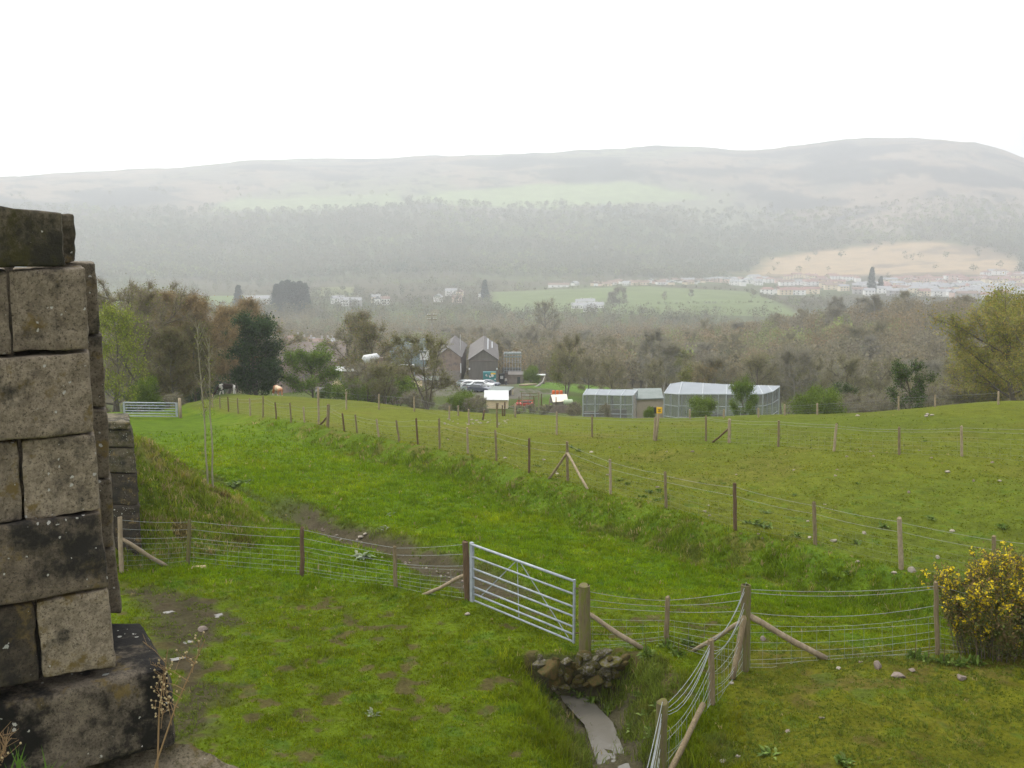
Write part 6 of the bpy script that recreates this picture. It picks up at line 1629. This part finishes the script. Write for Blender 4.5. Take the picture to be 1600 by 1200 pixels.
def shed_small(px, r_, w_, d_, h_, wall, roof, label, rz=0, cat='shed'):
    p = on(px, r_); o = empty('shed', p, rz, label, cat); panel('wall', o, wall, (0,0,h_/2-.3), (w_,d_,h_+.6))
    b = MB(); b.hexa([(-w_/2-.15,-d_/2-.15,h_),(w_/2+.15,-d_/2-.15,h_),(w_/2+.15,d_/2+.15,h_+.35),(-w_/2-.15,d_/2+.15,h_+.35),(-w_/2-.15,-d_/2-.15,h_+.08),(w_/2+.15,-d_/2-.15,h_+.08),(w_/2+.15,d_/2+.15,h_+.43),(-w_/2-.15,d_/2+.15,h_+.43)]); b.build('roof', roof, o)
    panel('door', o, DARKG, (w_*.2,-d_/2-.02,h_*.4), (.7,.05,h_*.8)); return o
shed_small(664, 232, 4.5, 4, 3.4, BRICK, SLATE, 'low brick outbuilding joined to the left side of the smaller barn', .1)
shed_small(672, 200, 3.2, 2.5, 2.0, RUBBLE, ROOFT, 'small stone outhouse with a pale roof behind the alder')
shed_small(636, 190, 5.5, 3, 2.6, CREAM, SLATE, 'long buff shed among the trees behind the alder', .15)
shed_small(612, 205, 3.5, 3, 2.4, BROWNW, ROOFT, 'brown boarded shed behind the twin-stemmed tree', -.1)
shed_small(806, 228, 3.2, 3, 2.2, BROWNW, SHEET, 'dark lean-to at the foot of the small aviary')
shed_small(508, 175, 3.0, 3, 2.2, RUBBLE, SLATE, 'grey stone shed showing left of the cream gable', .2)
p = on(742, 136); pf = empty('picket_fence', p, 0, 'short grey picket fence left of the cream shed', 'fence'); hz_ = lift(742, 633, 136).z-p.z
for k in range(9): panel('picket', pf, WOODL, (-1.0+.25*k,0,hz_/2-.3), (.12,.05,hz_+.6+.06*(k%3)))
panel('rail', pf, WOODL, (0,.05,hz_-.35), (2.2,.05,.1))
for i,(px,r_,c_) in enumerate(((729,196,SCAR),(764,200,DCAR))): car(px, r_, 2.4+.3*i, c_, ('grey','dark')[i]+' car parked at the '+('left','right')[i]+' end of the row in the yard', False)
for i,(px,r_,h_) in enumerate(((811,146,1.5),(816,144,1.4),(834,143,1.6),(842,143,2.2),(846,142,2.0),(858,140,1.5),(869,139,1.7),(900,132,1.4),(906,130,1.5))):
    b = MB(); b.tube([(0,0,-.3),(.03*(i%3),0,h_*.5),(.05*(i%2),0,h_)], [.08,.075,.06], 7); o = b.build('fence_post', WOODL if i % 2 else WOODD); o.location = on(px, r_); tag(o, 'rough post of the broken pens between the cream shed and the smaller cage', 'post', 'rough posts of the pens beyond the crest')
p = on(828, 158); b = MB(); b.tube([(-1.3,0,1.0),(1.3,.1,1.05)], .05, 6); b.tube([(-1.3,0,.5),(1.3,.1,.55)], .05, 6)
for x_ in (-1.3,0,1.3): b.tube([(x_,0,-.2),(x_,0,1.2)], .06, 6)
o = b.build('pen_rail', WOOD); o.location = p; tag(o, 'wooden pen rails behind the red trailer', 'fence')
# ================================================================ grass, rough growth, weeds
GRASS = vmat('grass_blades', .8, .12, 1.5, .42, .08)
def masks(x, y):
    d, s = seg_dist(x, y, bank_w); t = d*np.where(s > 0, 1, -1); r = np.hypot(x, y)
    lane = ss(.2, 1.2, t)
    bank = ss(-.5, .1, t)*ss(2.3, 1.4, t)
    fg = ss(22.8, 20.5, y+.06*x)*lane
    right = ss(.9, 1.6, x-2.2+(16-y)*.12)*ss(18.0, 17.0, y)
    dd, sd = seg_dist(x, y, STREAM); sv = ss(1.9, .9, dd)*(y < CULV_Y)
    wet = ss(.62, .3, dd+.2*fbm(x, y, .5, 3, 60))*(y < CULV_Y)
    d2, _ = seg_dist(x, y, DITCH); dit = ss(1.0, .55, d2+.25*fbm(x, y, .6, 3, 61))*ss(-9.0,-6.2,x)
    mp_ = polymask(x, y, mudpatch, .9)
    q = np.hypot((x+12.2)/6.0, (y-27.0)/4.8) + .15*fbm(x, y, 1.1, 3, 42); mound = ss(1.02, .85, q)
    return lane, bank, fg, right, sv, wet, dit, mp_, mound, r
def grass_field(name, label, n, r0, r1, seed, nb, wk, hk=1.0, rough=False):
    g = np.random.default_rng(seed)
    r = r0*np.exp(g.random(n)*math.log(r1/r0)); a = g.uniform(-.58, .58, n)
    x, y = np.sin(a)*r, np.cos(a)*r
    lane, bank, fg, right, sv, wet, dit, mp_, mound, r = masks(x, y)
    N1 = fbm(x, y, .9, 3, 301); N2 = fbm(x, y, .28, 2, 305)
    h = .022+.012*N1
    h = h*(1-lane)+lane*(.06+.035*N1+.03*N2)
    h = h*(1-fg)+fg*(.038+.02*N1+.02*N2)
    h = h*(1-right)+right*(.028+.014*N1)
    h = h+bank*(.02+.05*N1); h = h*(1-mound)+mound*(.09+.06*N1); h = h+sv*(.06+.05*N1)
    h = h*(1+.9*fbm(x, y, .33, 3, 309)); h = np.clip(h, .012, .4)*hk*g.uniform(.6,1.3,n)*(1+.012*r)
    nn = fbm(x, y, .5, 4, 51)
    dens = 1-.95*mp_*ss(-.5,.2,-nn+.1) - .97*wet - .95*dit - .9*fg*ss(.20,.40,fbm(x,y,.36,3,58)*.85+fbm(x,y,3.2,4,50)*.25+.08*ss(0,-6,x))-.5*right*ss(.2,.5,nn)
    dens = dens*(1-ss(38, 60, r)*.92)*(1-.45*(1-lane))
    if rough: dens = dens*(bank*.6+mound+sv*.8+.06*lane*ss(.1,.5,N1)+.02)
    keep = g.random(n) < dens
    # keep clear of the masonry
    keep &= ~((x < -1.3) & (y < 6))
    x, y, h, r = x[keep], y[keep], h[keep], r[keep]; mound = mound[keep]; bank = bank[keep]; lane = lane[keep]; N2k = N2[keep]; n = len(x)
    z = H(x, y)
    c = ground_cols(x, y)*g.uniform(1.3,1.9,(n,1))*(1+.35*N2k[:,None])*np.array([1.10,1.03,.9])
    yel = g.random(n) < .10+.10*(lane < .5); c[yel] = c[yel]*np.array([1.35,1.1,1.0])
    st = g.random(n) < (.20*mound+.05*bank+.01); c[st] = np.array([.36,.29,.13])*g.uniform(.7,1.2,(st.sum(),1))
    mud = c[:,1] < c[:,0]*1.02; gm_ = mud & (mound < .5) & ~st; c[gm_] = np.array([.13,.17,.025])*g.uniform(.7,1.3,(gm_.sum(),1))
    m = n*nb
    bx = np.repeat(x, nb)+g.normal(0,.35,m)*np.repeat(h, nb); by = np.repeat(y, nb)+g.normal(0,.35,m)*np.repeat(h, nb)
    bz = np.repeat(z, nb)-.01; hh = np.repeat(h, nb)*g.uniform(.6,1.25,m); wd = wk*np.repeat(r, nb)*g.uniform(.7,1.3,m)
    ph = g.uniform(0, 6.283, m); ln = g.uniform(.15,.95,m)*hh*(1.2 if rough else .9); la = g.uniform(0,6.283,m)
    dx, dy = np.cos(ph)*wd, np.sin(ph)*wd
    tx, ty = bx+np.cos(la)*ln, by+np.sin(la)*ln; mx_, my_ = bx+np.cos(la)*ln*.3, by+np.sin(la)*ln*.3
    V_ = np.stack([np.stack([bx-dx,by-dy,bz],1), np.stack([bx+dx,by+dy,bz],1), np.stack([mx_+dx*.8,my_+dy*.8,bz+hh*.62],1), np.stack([mx_-dx*.8,my_-dy*.8,bz+hh*.62],1), np.stack([tx,ty,bz+hh],1)],1).reshape(-1,3)
    i = np.arange(m)*5
    Fq = np.stack([i,i+1,i+2,i+3],1); Ft = np.stack([i+3,i+2,i+4],1)
    C_2 = np.repeat(np.repeat(c, nb, 0)*g.uniform(.85,1.2,(m,1)), 5, 0)
    o = link(bpy.data.objects.new(name, np_mesh(name, V_, [Fq, Ft], GRASS, C_2)))
    return tag(o, label, None, None, 'stuff')
grass_field('grass', 'short green pasture grass over the near fields', 250000, 10.5, 60, 401, 4, .00042)
grass_field('rough_grass', 'longer rough grass tufts on the bank, the mound and the stream sides', 120000, 11, 60, 402, 6, .00042, 1.2, True)

# small broad-leaved weeds
WEED = vmat('weed_leaves', .7, .2, 3, .2)
def weed(p, s, cols, n, seed, name, label, group=None, upr=.5, stems=0):
    g = np.random.default_rng(seed); az = g.uniform(0,6.283,n); el = g.uniform(.1,upr*1.6,n); ln = s*g.uniform(.5,1.1,n)
    b = MB()
    for a, e, l in zip(az, el, ln):
        d = np.array([math.cos(a)*math.cos(e), math.sin(a)*math.cos(e), math.sin(e)]); sd = np.array([-math.sin(a), math.cos(a), 0])*l*.16
        o_ = np.array([g.normal(0,s*.25), g.normal(0,s*.25), 0]); c = tuple(np.array(cols[g.integers(len(cols))])*g.uniform(.7,1.3))
        m_ = o_+d*l*.5+np.array([0,0,l*.1]); t_ = o_+d*l-np.array([0,0,l*.15])
        b.add([o_, m_+sd, t_, m_-sd], [(0,1,2,3)], c)
    for k in range(stems):
        a = g.uniform(0,6.28); b.tube([(0,0,0),(math.cos(a)*s*.1,math.sin(a)*s*.1,s*1.4),(math.cos(a)*s*.25,math.sin(a)*s*.25,s*2.2)],[.008,.006,.004],4,col=(.14,.10,.05))
    o = b.build(name, WEED); o.location = p; return tag(o, label, 'plant', group)
GRN = [(.09,.15,.02),(.12,.18,.03),(.08,.13,.02),(.14,.19,.04)]
k = 0
for (px, py, w_) in ((1017,770,.35),(1005,778,.3),(1030,768,.28),(1041,778,.3),(1026,782,.26),(980,757,.25),(968,752,.25),(1197,802,.28),(1183,820,.45),(1195,824,.4),(1168,818,.3),(1382,824,.35),(1455,812,.3),(1567,826,.35),(1340,757,.2),
                     (1241,774,.2),(1130,756,.2),(893,700,.3),(905,705,.3),(841,729,.25),(1445,690,.2),(1310,905,.25),(1325,898,.3),(1290,895,.25),(1340,850,.3),(1243,838,.3)):
    weed(hit(px, py), w_*.62, GRN, 26, 500+k, 'dock_plant', 'low leafy weed clump growing in the cropped field', 'leafy weeds in the upper field', .6); k += 1
PALEL = [(.22,.26,.16),(.16,.22,.10),(.28,.30,.20)]
weed(hit(566,872), .33, PALEL, 26, 601, 'thistle', 'pale grey-green thistle rosette behind the left fence')
weed(hit(382,756), .32, GRN+PALEL[:1], 50, 602, 'dock_plant', 'broad green dock clump right of the twin-stemmed sapling')
weed(hit(365,760), .35, GRN, 40, 603, 'dock_plant', 'smaller dock clump between the sapling and the broad one')
weed(hit(607,806), .22, PALEL, 14, 604, 'thistle', 'small pale leaves in the lane above the ditch')
weed(hit(600,828), .22, PALEL, 12, 605, 'thistle', 'pale leaves at the upper edge of the ditch')
weed(hit(583,1118), .16, PALEL, 16, 606, 'thistle', 'small pale leafy rosette in the grass near the bottom edge')
weed(hit(1200,1180), .18, GRN, 26, 607, 'nettle', 'dark leafy nettle tuft near the bottom edge on the right turf')
weed(hit(1320,1195), .2, GRN, 30, 608, 'nettle', 'nettle tuft at the bottom edge right of the other tuft')
for i, (px, py) in enumerate(((905,1090),(925,1098),(888,1080),(1010,1120),(990,1140),(950,1110),(1030,1110),(868,1090),(1000,1090),(860,1110),(1020,1150),(845,1080))):
    weed(hit(px, py), .17, GRN, 34, 620+i, 'bank_herb', 'green leafy herb growing on the stream bank', 'herbs on the stream bank', .9)
for i, (px, py) in enumerate(((1040,1012),(1075,1008),(1010,1025),(1430,1030),(1450,1034),(1475,1036),(1500,1040),(1525,1038),(1060,1025))):
    weed(hit(px, py), .19, GRN, 40, 640+i, 'bank_herb', 'dark green herb clump at the foot of the fence', 'herbs at the fence foot', 1.0, 1)

# gorse
def gorse():
    p = hit(1592, 1034); g = empty('gorse_bush', p, 0, 'large gorse bush covered in yellow flowers behind the right fence', 'bush')
    p = p+Vector((0,.5,0)); rg_ = random.Random(12); b = MB(); tips = []
    for k in range(150):
        a = rg_.uniform(0,6.283); q = math.sqrt(rg_.random()); rx = 1.12*q
        foot = Vector((math.cos(a)*rx*.75, math.sin(a)*rx*.5+.5, -.05)); hgt = 1.66*(1-.35*q*q)*rg_.uniform(.45,1.12)
        top = Vector((math.cos(a)*rx*1.1, math.sin(a)*rx*.8+.5, hgt)); mid = foot.lerp(top,.5)+Vector((0,0,.08))
        b.tube([foot, mid, top], [.009,.008,.005], 4, cap=False); tips += [(mid, top), (mid.lerp(top,.5), top), (foot.lerp(mid,.3), mid)]
        for j in range(4):
            s = mid.lerp(top, rg_.random()); e = s+Vector((rg_.gauss(0,.13), rg_.gauss(0,.13), rg_.uniform(.05,.28))); b.tube([s,e],[.007,.003],3,cap=False); tips.append((s,e))
    b.build('stem', BARK, g)
    v,f,c = twigs_leaves(71, tips, 60000, .08, .004, 26000, .022, [(.15,.18,.04),(.17,.20,.045),(.25,.21,.07),(.34,.24,.12),(.13,.16,.04)], [(.10,.13,.03),(.14,.15,.04),(.20,.14,.06)], .07)
    link(bpy.data.objects.new('foliage', np_mesh('foliage', v, f, LEAF, c)), g)
    gg = np.random.default_rng(5); hi = [t for t in tips if t[1].z > .85+.30*rg_.random() or (t[1].x < -.5 and rg_.random() < .55) or rg_.random() < .10]
    P_ = []; 
    for (s, e) in hi:
        if rg_.random() < .85:
            for j in range(rg_.randint(8,20)): P_.append(s.lerp(e, rg_.uniform(.45,1.03))+Vector((rg_.gauss(0,.022),rg_.gauss(0,.022),rg_.gauss(0,.025))))
    P_ = np.array([list(q) for q in P_]); n = len(P_); a = gg.normal(size=(n,3)); a /= np.linalg.norm(a,axis=1,keepdims=True); bb = np.cross(a, gg.normal(size=(n,3))); bb /= np.linalg.norm(bb,axis=1,keepdims=True)
    s_ = gg.uniform(.015,.028,(n,1)); V_ = np.stack([P_-a*s_, P_+bb*s_, P_+a*s_, P_-bb*s_],1).reshape(-1,3)
    C3 = np.repeat(np.array([.88,.68,.03])*gg.uniform(.75,1.1,(n,1)), 4, 0)
    link(bpy.data.objects.new('flowers', np_mesh('flowers', V_, [np.arange(len(V_)).reshape(-1,4)], LEAF, C3)), g)
gorse()

# dried hogweed / ragwort stem in front of the plinth and blades at the bottom edge
def dry_stem(px0, py0, px1, py1, d, label, heads=46, spread=1.0):
    a, c = Vector(at_d(px0, py0, d)), Vector(at_d(px1, py1, d+.1)); o = empty('dried_weed', a, 0, label, 'plant'); rg_ = random.Random(int(px0)); b = MB(); hb = MB()
    m1 = a.lerp(c,.5)+Vector((-.015,0,.0)); pts = [a-a, m1-a, c-a]; b.tube(pts, [.0045,.0035,.0018], 5)
    ends = []
    for k in range(9):
        q = .35+.6*k/9; s = (a.lerp(c,q)-a); e = s+Vector((rg_.uniform(-.16,.03)*spread, rg_.uniform(-.05,.05), rg_.uniform(.02,.14)*spread)); b.tube([s, s.lerp(e,.5)+Vector((0,0,.01)), e], [.002,.0015,.001], 4)
        for j in range(5):
            f_ = s.lerp(e, rg_.uniform(.5,1)); e2 = f_+Vector((rg_.gauss(0,.025), rg_.gauss(0,.02), rg_.uniform(.0,.05))); b.tube([f_, e2], [.001,.0008], 3); ends.append(e2)
    b.c = [(.30,.20,.10)]*len(b.c)
    for e in ends[:heads]:
        b.lathe([(.001,-.003),(.0042,-.001),(.0045,.003),(.002,.006)], 6, tuple(e), (.50,.40,.22))
    b.build('stem', WEED, o)
dry_stem(240,1205,320,1000,4.15,'dried brown weed stalk with seed heads leaning in front of the plinth')
dry_stem(246,1205,262,1015,4.2,'second thinner dried stalk rising beside the plinth corner', 30, .8)
dry_stem(-4,1215,12,1160,3.6,'brown dead flower stalk at the bottom left corner', 12, .3)
def blades(px, py, n, d, label):
    o_ = Vector(at_d(px, py, d)); b = MB(); rg_ = random.Random(int(px))
    for k in range(n):
        x0 = rg_.uniform(-.09,.09); ln = rg_.uniform(.10,.20); dx = rg_.uniform(-.06,.10); w_ = .004
        b.add([(x0-w_,0,0),(x0+w_,0,0),(x0+dx*.4+w_*.8,.01,ln*.6),(x0+dx*.4-w_*.8,.01,ln*.6),(x0+dx,.02,ln)], [(0,1,2,3),(3,2,4)], (.10,.19,.03))
    o = b.build('grass_tuft', GRASS); o.location = o_; tag(o, label, 'grass')
blades(40, 1240, 22, 3.6, 'tuft of green grass blades at the bottom left corner in front of the pier')
